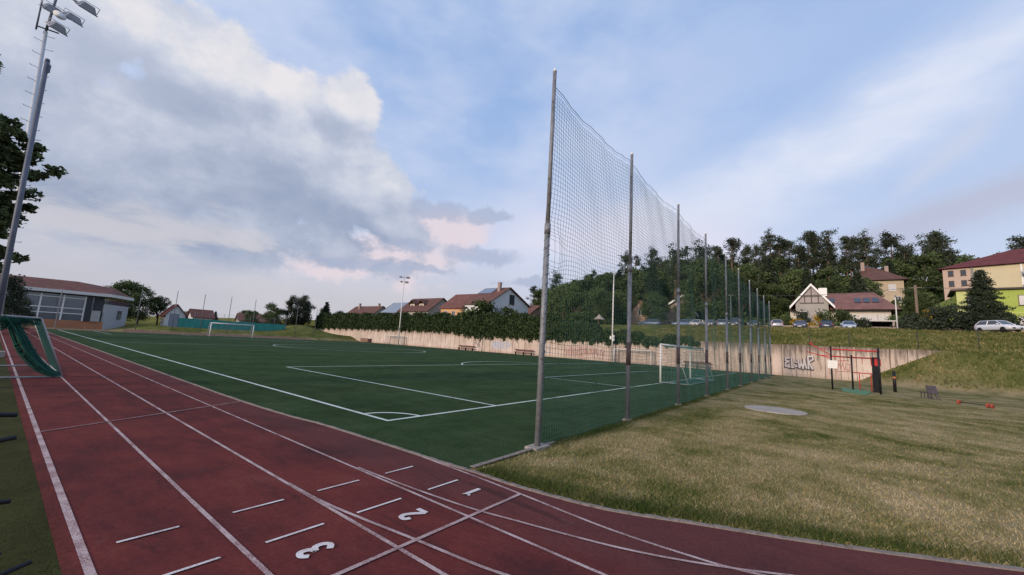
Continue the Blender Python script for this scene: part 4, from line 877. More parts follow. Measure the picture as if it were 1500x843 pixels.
# half-timbered house with the long roof: long side to the road
def long_house():
    r = thing('half_timbered_house', 'long house with faded red-brown roof and a half-timbered white gable', 'house', (93, 5.0, 6.9), R(-90))
    # local x runs along -Y (to the right in view), local y to the back
    MB().box((7.4, 4.8, 1.9), (14.2, 8.4, 5.2)).build('wall', M('house_cream', (.60, .55, .47), .9, 0, .08, .6), r)
    t = MB(); z = 8.0
    t.add([(4, 4.6, z), (12.8, 4.6, z), (15.7, -.9, 4.35), (.2, -.9, 4.35), (15.7, 10, 4.35), (.2, 10, 4.35)], [(0, 3, 2, 1), (1, 2, 4), (0, 1, 4, 5), (0, 5, 3), (2, 3, 5, 4)])
    roof = t.build('roof', rPk, r)
    for x in (6.6, 10.3, 11.5, 12.7):
        k = .52; p = lambda a, q: Vector((x+a, 4.6-5.5*q, z-3.65*q+.1)); MB().prism([p(-.45, k-.14), p(.45, k-.14), p(.45, k+.12), p(-.45, k+.12)], (0, -.05, .06)).build('skylight', glass, roof)
    MB().box((5.4, 3.6, 8.1), (1.3, .9, 1.6)).build('chimney', white_m, roof)
    # projecting gable wing
    g_ = MB(); g_.prism([(1.3, -2.2, -.6), (6.1, -2.2, -.6), (6.1, -2.2, 5.5), (3.7, -2.2, 8.6), (1.3, -2.2, 5.5)], (0, 5, 0)).build('gable_wall', M('dull_white', (.36, .34, .31), .9, 0, .1, .6), r)
    t = MB(); 
    for s_ in (-1, 1): a = Vector((3.7, -2.7, 8.75)); q = Vector((3.7+s_*3.3, -2.7, 4.55)); t.prism([a, q, q+Vector((0,0,.2)), a+Vector((0,0,.2))], (0, 6.5, 0))
    t.build('gable_roof', rPk, r)
    t = MB()
    for s_ in (-1, 1): a = Vector((3.7, -2.80, 8.5)); q = Vector((3.7+s_*3.3, -2.80, 4.3)); t.prism([a, q, q+Vector((0,0,.48)), a+Vector((0,0,.48))], (0, .09, 0))
    t.build('bargeboard', white_m, r)
    MB().prism([(1.95, -2.22, 5.35), (5.45, -2.22, 5.35), (5.45, -2.22, 6.1), (3.7, -2.22, 8.35), (1.95, -2.22, 6.1)], (0, -.03, 0)).build('gable_panel', M('gable_grey', (.38, .34, .33), .9, 0, .1), r)
    t = MB()
    for z_, x0, x1 in ((5.4, 1.9, 5.5), (6.7, 2.5, 4.9)): t.box(((x0+x1)/2, -2.28, z_), (x1-x0, .06, .16))
    for x, z_ in ((2.7, 6.6), (3.7, 8.2), (4.7, 6.6)): t.box((x, -2.29, (5.4+z_)/2), (.14, .05, z_-5.4))
    t.build('timber_frame', darkframe, r)
    for x, w_ in ((9.6, 1.1), (11.6, 2.4), (13.4, 1.3)): window(r, (x, .6, 2.1), (1,0,0), (0,-1,0), w_, 1.5, pm_=curtain, mull=1 if w_ > 1.2 else 0)
    for x in (2.5, 4.8): window(r, (x, -2.2, 2.6), (1,0,0), (0,-1,0), 1.1, 1.3)
    t = MB().box((11.4, -.4, 1.55), (6, 1.9, .16)); t.build('balcony_slab', conc, r)
    t = MB(); 
    for k in range(25): t.box((8.5+k*.24, -1.3, 2.0), (.03, .03, .8))
    t.box((11.4, -1.3, 2.42), (6, .06, .06)); t.build('railing', darkframe, r)
long_house()
r = thing('carport', 'low flat white-roofed carport with a dark opening below the long house', 'carport', (84, -7.2, 6.75), R(-90))
MB().box((0, 1.2, 1.86), (3.7, 3.2, .17)).build('roof', M('pale_concrete', (.55, .53, .49), .9, 0, .12), r)
t = MB(); [t.box((x, -.2, .85), (.28, .28, 1.8)) for x in (-1.5, 1.5)]; t.build('pillars', M('pillar_stone', (.34, .29, .25), .9, 0, .2), r)
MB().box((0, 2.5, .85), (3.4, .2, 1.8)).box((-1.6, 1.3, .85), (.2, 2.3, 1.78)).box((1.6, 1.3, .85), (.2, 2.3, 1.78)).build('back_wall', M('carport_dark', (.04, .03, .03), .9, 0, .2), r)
# villa on the hill
r = thing('hillside_villa', 'beige villa with a brown hipped roof up among the trees', 'house', (130, -11.0, 17.3), R(-86)); r.scale = (.86,)*3
MB().box((0, 5, 2), (11.2, 10, 7.6)).build('wall', M('villa_beige', (.46, .38, .27), .9, 0, .1, .5), r)
t = MB(); t.add([(-6.6,-1,5.6), (6.6,-1,5.6), (6.6,11,5.6), (-6.6,11,5.6), (-2,4.4,10.1), (1.2,5.6,10.1)], [(0,1,5,4), (1,2,5), (2,3,4,5), (3,0,4), (3,2,1,0)]); rf = t.build('roof', rBr, r)
MB().box((-2.4, 3.2, 10.2), (.8, .8, 2.6)).build('chimney', M('chimney_brick', (.36, .27, .23)), rf); MB().box((3.0, 4.6, 9.4), (.8, .8, 2.0)).build('chimney', M('chimney_brick', (.36, .27, .23)), rf)
for x in (-3.4, 3.2): window(r, (x, 0, 2.6), (1,0,0), (0,-1,0), 1.5, 1.8, pm_=curtain)
window(r, (0, 0, 2.6), (1,0,0), (0,-1,0), 1.1, 1.8); window(r, (4.2, 0, -.6), (1,0,0), (0,-1,0), 1.3, 1.6)
# apartment block
r = thing('apartment_block', 'cream and pink apartment block with a dark red roof at the right edge', 'building', (124, -21.2, 15), R(-109))
apw = M('apart_cream', (.58, .51, .34), .9, 0, .08, .4)
MB().box((12, 7, 2.5), (24, 14, 11)).build('wall', apw, r)
MB().box((2.0, -.06, 4.0), (4.0, .12, 7.9)).build('pink_panel', wK, r); MB().box((4.25, -.1, 4.0), (.35, .2, 8.0)).build('downpipe', M('drain_grey', (.25, .24, .23), .7, 0, .1), r)
t = MB(); t.add([(-.8,-.8,8.05), (24.8,-.8,8.05), (24.8,14.8,8.05), (-.8,14.8,8.05), (9,7,12.2), (22,7,12.2)], [(0,1,5,4), (1,2,5), (2,3,4,5), (3,0,4), (3,2,1,0)]); t.build('roof', roofmat('maroon_tiles', (.15, .045, .045)), r)
for x in (1.2, 3.0):
    for z in (1.6, 4.2, 6.4): window(r, (x, -.12, z), (1,0,0), (0,-1,0), .8, 1.2, fm=darkframe, mull=0)
MB().box((10.6, -.05, 4.0), (.25, .12, 7.95)).build('corner_strip', white_m, r)
for z in (.4, 3.2, 5.8):
    MB().box((14.3, -.75, z), (7, 1.5, .18)).build('balcony_slab', conc, r)
    MB().box((14.3, -1.46, z+.55), (7, .06, .85)).build('balcony_front', M('balcony_panel', (.50, .46, .43), .8, 0, .1), r)
    window(r, (13.0, 0, z+.4), (1,0,0), (0,-1,0), 2.0, 1.9, fm=darkframe); MB().box((15.8, -.03, z+1.2), (1.6, .06, 2.2)).build('recess_panel', wK, r)
# lime green building
r = thing('lime_building', 'lime green building with brown framed windows behind the large conifer', 'building', (97, -17.9, 7.5), R(-97))
lime = M('lime_render', (.36, .45, .10), .9, 0, .1, .5); MB().box((8, 4, 2.5), (16, 8, 9.4)).build('wall', lime, r)
MB().prism([(-2.6, .6, -2), (-.01, .6, -2), (-.01, .6, 6.6), (-2.6, .6, 4.9)], (0, 6, 0)).build('side_wing', M('green_boards', (.115, .155, .045), .9, 0, .25, 1.5), r)
MB().box((1.6, -.04, 2.5), (3.2, .07, 9.2)).build('corner_panel', M('lime_pale', (.52, .56, .23), .9, 0, .06), r); MB().box((7.9, 4, 7.35), (17, 9, .28)).build('roof', M('dark_roofing', (.09, .07, .065), .8, 0, .2), r)
for x, z, w_, h_ in ((2.0, 4.6, 1.7, 1.7), (7.2, 4.7, 1.6, 1.6), (7.0, 1.4, 1.6, 1.6), (9.6, 4.7, 1.6, 1.6), (9.6, 1.4, 1.6, 1.6)): window(r, (x, -.075 if x < 3 else 0, z), (1,0,0), (0,-1,0), w_, h_, fm=darkframe, pm_=curtain)
MB().box((7.5, -.03, 3.5), (8.6, .06, .12)).build('string_course', M('lime_pale', (.52, .56, .23)), r)

# sports hall on the left
r = thing('sports_hall', 'sports hall with glazed front, orange plinth, grey side wall and red roof', 'building', (0, 107.5, 0))
MB().prism([(-9, .3, 1.35), (12.2, .3, 1.35), (12.6, .3, 1.35), (12.6, 12, 1.35), (-9, 12, 1.35)], (0, 0, 5.0)).build('interior_wall', M('hall_dark', (.045, .05, .06), .6, 0, .2, 1), r)
MB().box((1.95, .25, .55), (21.9, .5, 1.7)).build('plinth', M('orange_plinth', (.40, .18, .10), .9, 0, .15, .8), r)
gl = MB(); gl.quad((-9, .05, 1.4), (11.2, .05, 1.4), (11.2, .05, 5.9), (-9, .05, 5.9)); gl.build('glazing', M('hall_glass', (.07, .085, .11), .08, 0, .5, .5, spec=.9), r)
t = MB()
for x in np.arange(-8.8, 10.8, 2.7): t.box((x, -.02, 3.6), (.22, .2, 4.5))
for z in (2.6, 3.55, 5.4): t.box((.8, -.03, z), (19.8, .12, .14))
t.build('mullions', pvc, r)
MB().box((10.6, -.10, 3.8), (.8, .3, 4.8)).build('column', M('hall_column', (.035, .04, .05), .6, 0, .2), r)
MB().box((11.7, -.02, 2.4), (1.2, .5, 2.0)).build('notice_panel', M('notice_pale', (.36, .36, .35), .8, 0, .2, 3), r)
side = [(12.9, 0, -.2), (17.3, 8.6, -.2), (17.3, 8.6, 4.75), (12.9, 0, 4.75)]
MB().prism(side, (-.3, .2, 0)).build('side_wall', M('metal_cladding', (.40, .42, .46), .5, .2, .08, 1), r)
MB().prism([(12.9, .05, 4.75), (17.3, 8.65, 4.75), (17.3, 8.65, 5.7), (12.9, .05, 5.7)], (-.25, .15, 0)).build('strip_window', glass, r)
MB().box((15.65, 5.2, 2.9), (.12, 1.5, 1.7), R(-27.1)).build('side_window', glass, r)
t = MB(); base = [(-9.5, -.9), (13.3, -.9), (17.9, 8.5), (17.5, 14), (-9.5, 14)]; t.prism([(x, y, 6.15) for x, y in base], (0, 0, .55)); t.build('fascia', M('white_fascia', (.62, .62, .61), .6, 0, .06), r)
t = MB(); pk = [(-9.5, 6, 8.7), (9.0, 4.5, 8.75), (14.4, 6, 8.2)]; bs = [(x*.985, y, 6.71) for x, y in base]
t.add(bs+pk, [(0,1,6,5), (1,7,6), (1,2,7), (2,3,7), (3,4,5,6), (3,6,7), (0,5,4)]); t.build('roof', rRed, r)
MB().tube((6.8, -3.0, 0), (6.8, -3.0, 6.4), .08, .06, 6).build('drainpipe', galv, r)

# distant red roofs beyond the tennis court
house('small_house', 'small red-roofed house right of the trees beside the sports hall', (26.4, 121, 1), 0, 3.7, 3.6, 2.9, 5.2, wW, roofmat('brick_tiles', (.20, .07, .06)), z0=-2)
r_, _ = house('small_house', 'distant red house with dark roof windows above the teal windscreen', (38.4, 140, 1), R(90), 4.2, 4.6, 3.2, 5.0, wW, rRed, z0=-2, wins=[]); 
r = thing('court_shed', 'low pale shed behind the teal windscreen', 'shed', (48, 128, 1.2), R(12)); MB().box((0, 2, 1.1), (6, 4, 2.2)).build('wall', wC, r); MB().box((0, 2, 2.3), (6.5, 4.5, .2)).build('roof', rDk, r)
house('small_house', 'low house with a brown-red roof at the right end of the windscreen', (57, 150, 1), R(80), 6, 8, 3.2, 5.2, wG, rRed, z0=-2)

# tennis court fence
r = thing('court_fence', 'tennis court fence of thin posts with a bright teal windscreen', 'fence', (22.4, 100, 0))
m, g, b = new_mat('windscreen', .8, 0, .2); P = coord(g, 'Object'); px = g.xyz(P)
f = g.m('ADD', g.m('MULTIPLY', g.noise(g.comb(px[0], 0, g.m('MULTIPLY', px[2], .3)), 1.4, 4, .6), .7), g.m('MULTIPLY', g.noise(P, 6, 3, .6), .3)); g.put(b.inputs['Base Color'], g.ramp(f, [(.3, (.03, .19, .165)), (.7, (.07, .32, .28))]))
t = MB(); N = 24
for i in range(N):
    x0, x1 = 20*i/N, 20*(i+1)/N; y0, y1 = .06*math.sin(i*1.3), .06*math.sin((i+1)*1.3); t.quad((x0, y0, 1.25), (x1, y1, 1.25), (x1, y1*.4, 3.05+.04*math.sin(i+1)), (x0, y0*.4, 3.05+.04*math.sin(i)))
t.build('windscreen', m, r, fix=False)
for i in range(9): MB().tube((20*i/8, .12, .8), (20*i/8, .12, 4.5), .035, .035, 6).build('fence_pole', galv, r)
ls = [[(x, .12, 3.05), (x, .12, 3.8), (x, .12, 4.5)] for x in np.arange(0, 20.1, .22)] + [[(0, .12, z), (10, .12, z), (20, .12, z)] for z in np.arange(3.1, 4.55, .22)]
V, F = cords(ls, .006); link('wire_mesh', np_mesh('wire_mesh', V, F, galv), r)
MB().box((-.8, .1, 2.5), (1.5, .12, 2.6)).build('side_panel', M('panel_bluegrey', (.20, .23, .28), .7, 0, .15), r)
# thin posts behind the far goal line
FARP = [(15.7, 7.5), (20.7, 7.9), (25.0, 7.8), (29.5, 7.9), (34.0, 7.9), (42.9, 7.8), (47.4, 7.2)]
for i, (x, h) in enumerate(FARP):
    z = gz(x, 96); r = thing('far_net_post', 'thin dark post %s' % ['by the trees beside the sports hall', 'by the left end of the teal windscreen', 'between the far goal and the left end of the windscreen', 'nearest the left post of the far goal', 'just right of the far goal', 'on the mound beside the dark pines', 'by the left end of the concrete wall'][i], 'post', (x, 96, z), 0, 'posts behind the far goal line')
    MB().tube((0,0,-.2), (0,0,h-z), .065, .05, 8).build('pole', M('dull_pole', (.13, .14, .15), .7, .2, .2), r, True); MB().tube((0,0,h-z), (0,0,h-z+.12), .06, .03, 8).build('cap', galv, r, True)

# ------------------------------------------------------------------ masts and poles by the wall
r = thing('floodlight_mast', 'slim white floodlight mast with four lamps in front of the ivy wall', 'floodlight', (56.5, 75.7, 0))
MB().tube((0,0,0), (0,0,14.6), .16, .085, 10).build('pole', M('mast_white', (.66, .65, .62), .6, 0, .1), r, True)
t = MB().tube((0,0,14.6), (0,0,15.4), .06, .06, 8).tube((-.75,.75,14.5), (.75,-.75,14.5), .05, .05, 6).tube((-.9,.9,15.4), (.9,-.9,15.4), .05, .05, 6); t.build('cross_arms', lamp_m, r)
for q, z in ((-.62, 14.3), (.62, 14.3), (-.85, 15.4), (.85, 15.4)): flood(r, (q*.7, -q*.7, z), .72, R(130 if q > 0 else 60), R(40))
MB().box((-.12, -.1, 3.6), (.25, .3, .5)).build('switch_box', galv, r)
r = thing('mast', 'plain white mast with a small box halfway, behind the tall net', 'mast', (57, 24.9, 0))
MB().tube((0,0,0), (0,0,14.6), .13, .07, 10).build('pole', MATS['mast_white'], r, True); MB().box((-.1, -.22, 3.8), (.2, .28, .36)).box((-.1, -.22, 3.3), (.2, .28, .36)).box((-.1, .22, 3.6), (.2, .2, .5)).build('switch_box', white_m, r)
r = thing('lamp_post', 'pale lamp post between the carport and the dark bushes', 'lamp post', (82, -8.9, 6.7)); MB().tube((0,0,0), (0,0,5.5), .10, .06, 8).build('pole', MATS['mast_white'], r, True); MB().box((-.25, 0, 5.52), (.7, .16, .10)).build('lamp_head', galv, r)
r = thing('utility_pole', 'brown wooden utility pole beside the yellow bush', 'utility pole', (90, -12.2, 7)); MB().tube((0,0,0), (0,0,7.9), .22, .17, 10).build('pole', M('pole_wood', (.19, .14, .10), .9, 0, .3, 5), r, True); MB().box((0,0,7.5), (.12, 1.5, .12)).build('crossarm', MATS['pole_wood'], r)
r = thing('utility_pole', 'thin pole carrying the cable behind the tall net', 'utility pole', (90, 14.3, 7)); MB().tube((0,0,0), (0,0,7.2), .10, .07, 8).build('pole', galv, r, True); MB().box((0,0,7.0), (.1, .9, .1)).build('crossarm', galv, r)
def cable(label, a, b, sag):
    P_ = [tuple(Vector(a).lerp(Vector(b), i/16)-Vector((0, 0, sag*4*(i/16)*(1-i/16)))) for i in range(17)]
    o = MB().path(P_, .035, 5).build('power_cable', M('cable_dark', (.05, .06, .06), .6), None); tag(o, label, 'cable', 'cables between the utility poles')
cable('thin cable sagging above the long red-brown roof', (90, 14.3, 14.1), (90, -12.2, 14.6), .7); cable('thin cable in front of the lime green building', (90, -12.2, 14.6), (91, -34, 14.6), .5)
for x, y, h, l in ((59.2, -7.9, 2.0, 'thin dark fence post on the slope above the right end of the wall'), (59.5, -12.2, 2.0, 'thin dark fence post on the grass slope near the white hatchback'), (58.8, 1.2, 1.9, 'thin dark fence post on top of the wall behind the exercise bars'), (58.8, -2.4, 1.9, 'thin fence post on the wall above the red exercise bars')):
    r = thing('fence_post', l, 'fence post', (x, y, gz(x, y)), 0, 'fence posts along the slope'); MB().tube((0,0,-.2), (0,0,h), .04, .035, 8).build('pole', M('post_dark', (.05, .055, .05), .7, .2), r, True); MB().lathe([(.045, h), (.05, h+.03), (.02, h+.06)], 8).build('cap', M('post_dark', (.05, .055, .05)), r)

# ------------------------------------------------------------------ benches at the wall
wood = M('bench_wood', (.16, .065, .05), .8, 0, .3, 4)
def wall_bench(x, y, L_, label):
    r = thing('bench', label, 'bench', (x, y, 0), PI/2, 'benches along the wall')
    MB().box((0, 0, .45), (L_, .38, .06)).build('seat', wood, r); MB().box((0, -.22, .80), (L_, .05, .22)).build('backrest', wood, r)
    for s_ in (-.42, 0, .42): MB().box((s_*L_, 0, .22), (.08, .34, .42)).box((s_*L_, -.19, .48), (.07, .07, .96)).build('leg', M('post_dark', (.05, .055, .05)), r)
wall_bench(57.3, 55.4, 4.3, 'dark red bench at the wall below the dark graffiti tag'); wall_bench(57.3, 41.4, 4.0, 'dark red bench at the wall left of the nearest net post'); wall_bench(57.3, 13.2, 3.4, 'dark bench at the wall behind the near goal')
# wall post by second bench
r = thing('wall_post', 'slim dark post standing against the wall between the red benches', 'post', (57.4, 51.2, 0)); MB().tube((0,0,0), (0,0,3.2), .06, .05, 8).build('pole', M('post_dark', (.05, .055, .05)), r, True); MB().box((0,0,.02), (.3,.3,.06)).build('base_plate', galv, r)
r = thing('wall_hatch', 'small dark framed hatch at the far end of the concrete wall', 'hatch', (57.9, 103, 0)); MB().box((0, 0, 1.0), (.12, 2.6, .16)).box((0, 1.25, .5), (.12, .16, 1.0)).box((0, -1.25, .5), (.12, .16, 1.0)).build('frame', darkframe, r); MB().box((.03, 0, .5), (.05, 2.3, .92)).build('panel', M('hatch_brown', (.22, .14, .10), .9), r)
r = thing('storage_box', 'low brown box against the wall left of the floodlight mast', 'box', (57.4, 90, 0)); MB().box((0,0,.45), (.9, 3.2, .8)).build('body', M('hatch_brown', (.22, .14, .10)), r); MB().box((0,0,.89), (1.0, 3.4, .08)).build('lid', darkframe, r)

# ------------------------------------------------------------------ outdoor gym
redp = M('red_bar', (.52, .045, .045), .5, 0, .12); blk = M('black_post', (.016, .016, .018), .5, .1, .3)
r = thing('workout_station', 'outdoor workout frame of black posts and red bars with a white notice', 'gym frame', (38, -1.8, 0))
O = Vector((38, -1.8, 0)); Ap, Bp, Cp, Dp = (Vector(v)-O for v in ((37.3, -.45, 0), (39.2, -1.65, 0), (38.8, -2.95, 0), (36.7, -2.95, 0)))
for p, h, q in ((Ap, 3.05, .055), (Bp, 2.52, .055), (Dp, 3.0, .06)): MB().tube(p, p+Vector((0,0,h)), q, q, 10).tube(p+Vector((0,0,h)), p+Vector((0,0,h+.03)), q*1.1, q*.8, 10).build('post', blk, r, True)
MB().box(Cp+Vector((0,0,1.22)), (.42, .30, 2.45), R(20)).box(Cp+Vector((-.25,.05,1.2)), (.05, .34, 2.4), R(20)).build('post', blk, r)
MB().box(Cp+Vector((-.02,0,2.1)), (.50, .36, .5), R(20)).build('red_collar', redp, r)
Z = lambda h: Vector((0,0,h)); n_ = (Dp-Ap).normalized(); sd = Vector((-n_.y, n_.x, 0))
t = MB(); t.tube(Ap+Z(2.86), Dp+Z(2.82), .05, .05, 8); t.tube(Ap+Z(2.62)+sd*.0, Ap+Z(2.86), .03, .03, 8); t.tube(Ap+Z(2.86)+sd*.5, Dp+Z(2.82)+sd*.5, .045, .045, 8)
for k in range(7): u = k/6; t.tube(Ap.lerp(Dp, u)+Z(2.84), Ap.lerp(Dp, u)+Z(2.84)+sd*.5, .017, .017, 6)
t.build('monkey_bars', redp, r, True)
t = MB(); t.tube(Ap+Z(2.36), Bp+Z(2.36), .05, .05, 8).tube(Bp+Z(2.36), Cp+Z(2.36), .05, .05, 8); t.build('pull_up_bar', redp, r, True)
t = MB(); 
for u in (.45, .62): q = Ap.lerp(Bp, u); t.tube(q+Z(2.36), q+Z(1.95), .018, .018, 6)
q = Bp.lerp(Cp, .45); t.tube(q+Z(2.36), q+Z(1.9), .02, .02, 6); t.build('hangers', redp, r)
t = MB(); t.tube(Bp+Z(1.27), Cp+Z(1.27), .035, .035, 8)
for u in (.3, .78): q = Bp.lerp(Cp, u); t.tube(q, q+Z(1.27), .03, .03, 8)
t.build('low_bar', redp, r, True)
t = MB(); t.tube(Ap+Z(2.42), Ap+Vector((.35, 1.25, 3.25)), .03, .03, 8).tube(Ap+Z(2.2), Ap+Vector((.55, 1.45, 2.62)), .03, .03, 8).tube(Ap+Vector((.20, .62, 2.86)), Ap+Vector((.1, .1, 2.9)), .022, .022, 6).tube(Ap+Z(2.36), Ap+Vector((.3, .8, 2.4)), .03, .03, 8).tube(Ap+Vector((.35, 1.25, 3.25)), Ap+Vector((.5, 1.0, 3.3)), .03, .03, 8); t.build('side_grips', redp, r, True)
MB().box(Ap+Vector((-.09, -.06, 1.78)), (.03, .56, .56), R(8)).build('notice', M('notice_white', (.78, .77, .72), .6, 0, .05), r)
r = thing('gym_post', 'short black post with an orange band right of the workout frame', 'post', (41.7, -4.15, 0)); MB().tube((0,0,0), (0,0,1.5), .10, .10, 12).tube((0,0,1.5), (0,0,1.54), .10, .07, 12).build('pole', blk, r, True); MB().tube((0,0,.98), (0,0,1.12), .104, .104, 12).build('band', M('orange_band', (.45, .16, .05), .6), r, True)
mt = M('rubber_green', (.10, .22, .12), .9, 0, .2, 2, 'World'); o = MB().prism([(40.2, -1.0, -.01), (35.9, -.95, -.01), (33.9, -2.0, -.01), (38.0, -2.6, -.01), (40.4, -2.1, -.01)], (0, 0, .05)).build('rubber_mat', mt); tag(o, 'green rubber mat on the grass under the workout frame', 'mat')
# sit-up bench
steel = M('bench_steel', (.075, .065, .07), .6, .2, .25)
r = thing('exercise_bench', 'dark slatted exercise bench with a raised backrest on the lawn', 'bench', (37.4, -5.1, 0), math.atan2(-.55, -1.75)); r.scale = (.78, .7, .8)
t = MB(); [t.box((.45, y, .46), (1.0, .10, .05)) for y in (-.24, -.12, 0, .12, .24)]; t.build('seat', steel, r)
t = MB(); [t.box((1.02, y, .72), (.07, .16, .66), 0, 0, R(-22)) for y in (-.28, -.1, .08, .26)]; t.box((1.03, 0, .72), (.03, .70, .60), 0, 0, R(-22)); t.build('backrest', steel, r)
for x0, x1 in ((.02, -.02), (.48, .42), (.85, 1.25), (1.15, 1.62)):
    for y in (-.24, .24): MB().tube((x0, y, .45), (x1, y, 0), .035, .03, 6).build('leg', steel, r)
# barbell on the grass
r = thing('barbell', 'dark bar with orange-red weights lying on the lawn right of the bench', 'barbell', (33.55, -6.5, .125), math.atan2(-.85, -.95))
orr = M('orange_weight', (.34, .07, .04), .6, 0, .15)
MB().tube((-.86,0,0), (.86,0,0), .022, .022, 8).build('bar', blk, r, True)
for x in (-.74, .58, .76): MB().lathe([(.03,-.03),(.115,-.03),(.125,-.018),(.125,.018),(.115,.03),(.03,.03)], 18, (x,0,0), 'X').build('weight', orr, r, True)

# ------------------------------------------------------------------ road, garden wall, cars
t = MB(); yy = [-60+i*4 for i in range(36)]
t.add([(76.6, y, gz(76.6, y)+.03) for y in yy]+[(83.9, y, gz(83.9, y)+.03) for y in yy], [(i, 36+i, 37+i, i+1) for i in range(35)]); struct(t.build('road', M('asphalt', (.055, .053, .05), .9, 0, .25, 1, 'World')))
r = thing('garden_wall', 'low tan garden wall behind the parked cars', 'wall', (83.6, 0, 6.7)); MB().box((0, -9, .42), (.3, 62, .9)).build('body', M('tan_wall', (.36, .27, .19), .9, 0, .25, .8), r); MB().box((0, -9, .91), (.42, 62, .08)).build('coping', conc, r)
tyre = M('tyre', (.018, .018, .019), .8, 0, .2); rim = M('rim', (.38, .38, .40), .4, .6, .15); plate = M('number_plate', (.70, .70, .68), .5); redl = M('tail_light', (.30, .015, .015), .25); headl = M('head_light', (.62, .64, .66), .15, 0, .1, spec=.6); cglass = M('car_glass', (.035, .045, .06), .08, 0, .2, 1, spec=.8)
trimm = M('black_trim', (.02, .02, .022), .6)
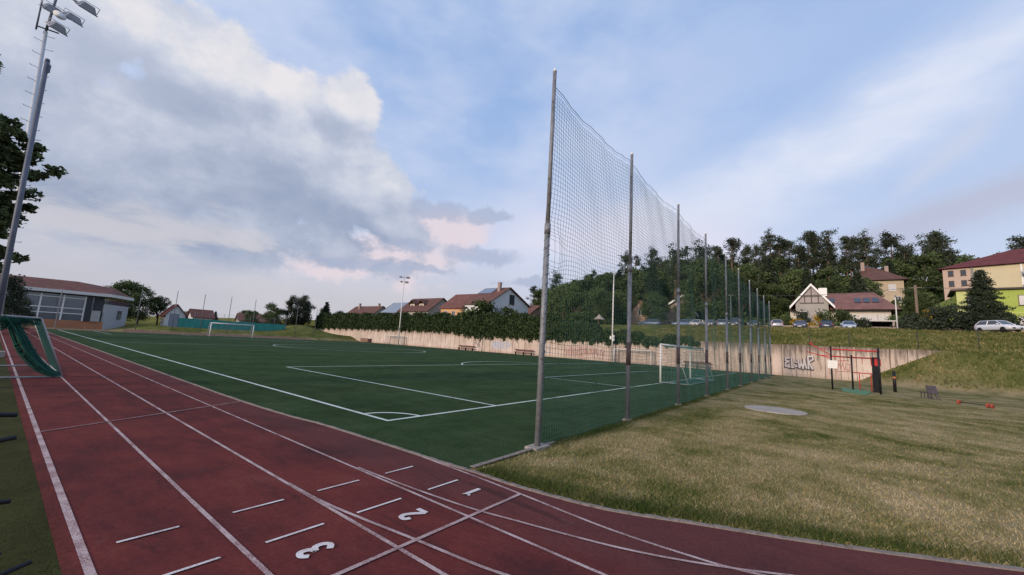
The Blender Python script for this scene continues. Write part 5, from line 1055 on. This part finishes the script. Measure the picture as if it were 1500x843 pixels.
def car(label, col, loc, rz, hatch=True, tall=1.0, L_=4.2, van=False):
    r = thing('parked_car', label, 'car', loc, rz, 'cars parked along the road above the wall'); r.scale = (L_/4.2, 1.0, tall)
    pt = M('paint_%02d%02d%02d' % tuple(int(c*99) for c in col), col, .28, .15, .05, 1, spec=.5)
    # loft along x (front at +x): x, half width, z low, z shoulder, crown
    st = [(-2.10,.74,.40,.84,.02),(-2.02,.82,.28,.92,.03),(-1.55,.86,.24,.96,.03),(-.6,.88,.22,.95,.03),(.5,.88,.22,.94,.03),(1.05,.87,.22,.92,.04),(1.6,.85,.24,.84,.05),(1.95,.80,.28,.74,.05),(2.10,.70,.36,.64,.03)]
    vs = []
    for x, hw, zl, zb, cr in st: vs += [(x,-hw*.9,zl),(x,-hw,zl+.14),(x,-hw*1.01,(zl+zb)/2+.05),(x,-hw*.97,zb-.06),(x,-hw*.86,zb),(x,0,zb+cr),(x,hw*.86,zb),(x,hw*.97,zb-.06),(x,hw*1.01,(zl+zb)/2+.05),(x,hw,zl+.14),(x,hw*.9,zl)]
    n = 11; t = MB(); fs = [(j*n+i, j*n+(i+1) % n, (j+1)*n+(i+1) % n, (j+1)*n+i) for j in range(len(st)-1) for i in range(n)]; fs += [tuple(range(n)), tuple(range((len(st)-1)*n, len(st)*n))]
    t.add(vs, fs); t.build('body', pt, r, True)
    xr = -1.95 if hatch else -1.45; xt = -1.55 if hatch else -.85; xf0, xf1 = 1.15, .35
    if van: xr, xt, xf0, xf1 = -2.04, -1.95, 1.35, .75
    zb, zr = .92, 1.44; cab = [(xr,-.76,zb),(xf0,-.74,zb),(xf0,.74,zb),(xr,.76,zb),(xt,-.58,zr),(xf1,-.57,zr),(xf1,.57,zr),(xt,.58,zr)]
    MB().add(cab, [(0,1,5,4),(1,2,6,5),(2,3,7,6),(3,0,4,7),(4,5,6,7)]).build('windows', cglass, r)
    t = MB(); t.add([(xt-.10,-.60,zr-.02),(xf1+.06,-.59,zr-.02),(xf1+.06,.59,zr-.02),(xt-.10,.60,zr-.02),(xt,-.50,zr+.05),(xf1-.1,-.49,zr+.05),(xf1-.1,.49,zr+.05),(xt,.50,zr+.05)], [(0,1,5,4),(1,2,6,5),(2,3,7,6),(3,0,4,7),(4,5,6,7),(3,2,1,0)])
    for s_ in (-1, 1):
        for (a, q) in (((xr,.76),(xt,.585)), ((xf0,.745),(xf1,.575))): t.tube((a[0], s_*a[1], zb), (q[0], s_*q[1], zr), .045, .04, 6)
        xm = (xr+xf0)/2-.15; t.tube((xm, s_*.755, zb), (xm, s_*.585, zr), .045, .04, 6)
    t.build('roof', pt, r)
    for sx in (-1.32, 1.32):
        for s_ in (-1, 1):
            w_ = MB().lathe([(.17,-.10),(.29,-.10),(.315,-.06),(.315,.06),(.29,.10),(.17,.10)], 18, (sx, s_*.80, .315), 'Y').build('wheel', tyre, r, True); MB().lathe([(.03,-.09),(.18,-.06),(.19,.06),(.03,.112)], 12, (sx, s_*.805, .315), 'Y').build('rim', rim, w_, True)
    for s_ in (-1, 1):
        MB().box((2.00, s_*.56, .66), (.16, .34, .15), s_*-.35).build('headlight', headl, r); MB().box((-2.06, s_*.66, .80), (.10, .22, .24), s_*.25).build('tail_light', redl, r)
        MB().box((.86, s_*.95, 1.0), (.12, .18, .13)).build('mirror', pt, r)
    MB().box((2.08, 0, .46), (.08, 1.1, .16)).box((-2.10, 0, .40), (.08, 1.3, .10)).build('grille', trimm, r); MB().box((2.135, 0, .46), (.02, .5, .11)).box((-2.125, 0, .62), (.03, .5, .11)).build('number_plate', plate, r)
ROADZ = 6.74
car('silver car parked at the end of the tall net, tail to the pitch', (.42, .42, .46), (80, 6.1, ROADZ), R(12))
car('dark blue car with a pale number plate beside the yellow bush', (.10, .11, .17), (80, 2.7, ROADZ), R(178))
car('dark navy car between the yellow bush and the pale blue car', (.04, .06, .10), (80, -.55, ROADZ), R(2))
car('pale blue car parked left of the small conifer shrub', (.36, .44, .55), (80, -3.25, ROADZ), R(182))
car('white hatchback parked side-on at the right edge above the slope', (.72, .73, .76), (76.8, -17.5, 6.76), R(-148), True, 1.0, 4.2)
car('dark blue car seen side-on in front of the peach house', (.07, .10, .17), (80, 27.0, ROADZ), R(92))
car('blue car behind the third net post', (.13, .18, .30), (80, 20.6, ROADZ), R(100))
car('white car behind the net, right of the blue car', (.62, .58, .56), (80, 18.2, ROADZ), R(170))
car('grey car behind the net, right of the white car', (.26, .26, .28), (80, 15.9, ROADZ), R(175))
car('grey-blue car behind the fourth net post', (.24, .29, .36), (80, 14.0, ROADZ), R(5))
car('tall dark van behind the fifth net post', (.10, .10, .13), (80, 11.9, ROADZ), R(175), True, 1.25, 4.4, True)
car('dark green car behind the far net posts', (.09, .13, .11), (80, 9.2, ROADZ), R(178))
# closed garden parasol above the ivy
r = thing('garden_parasol', 'small beige parasol roof above the ivy, left of the white mast', 'parasol', (66, 31.4, 5.2)); MB().tube((0,0,-.2), (0,0,2.6), .05, .05, 8).build('pole', wood, r); MB().lathe([(1.05, 1.75), (.5, 2.2), (.05, 2.75)], 10).build('canopy', M('beige_canvas', (.34, .29, .25), .9), r)
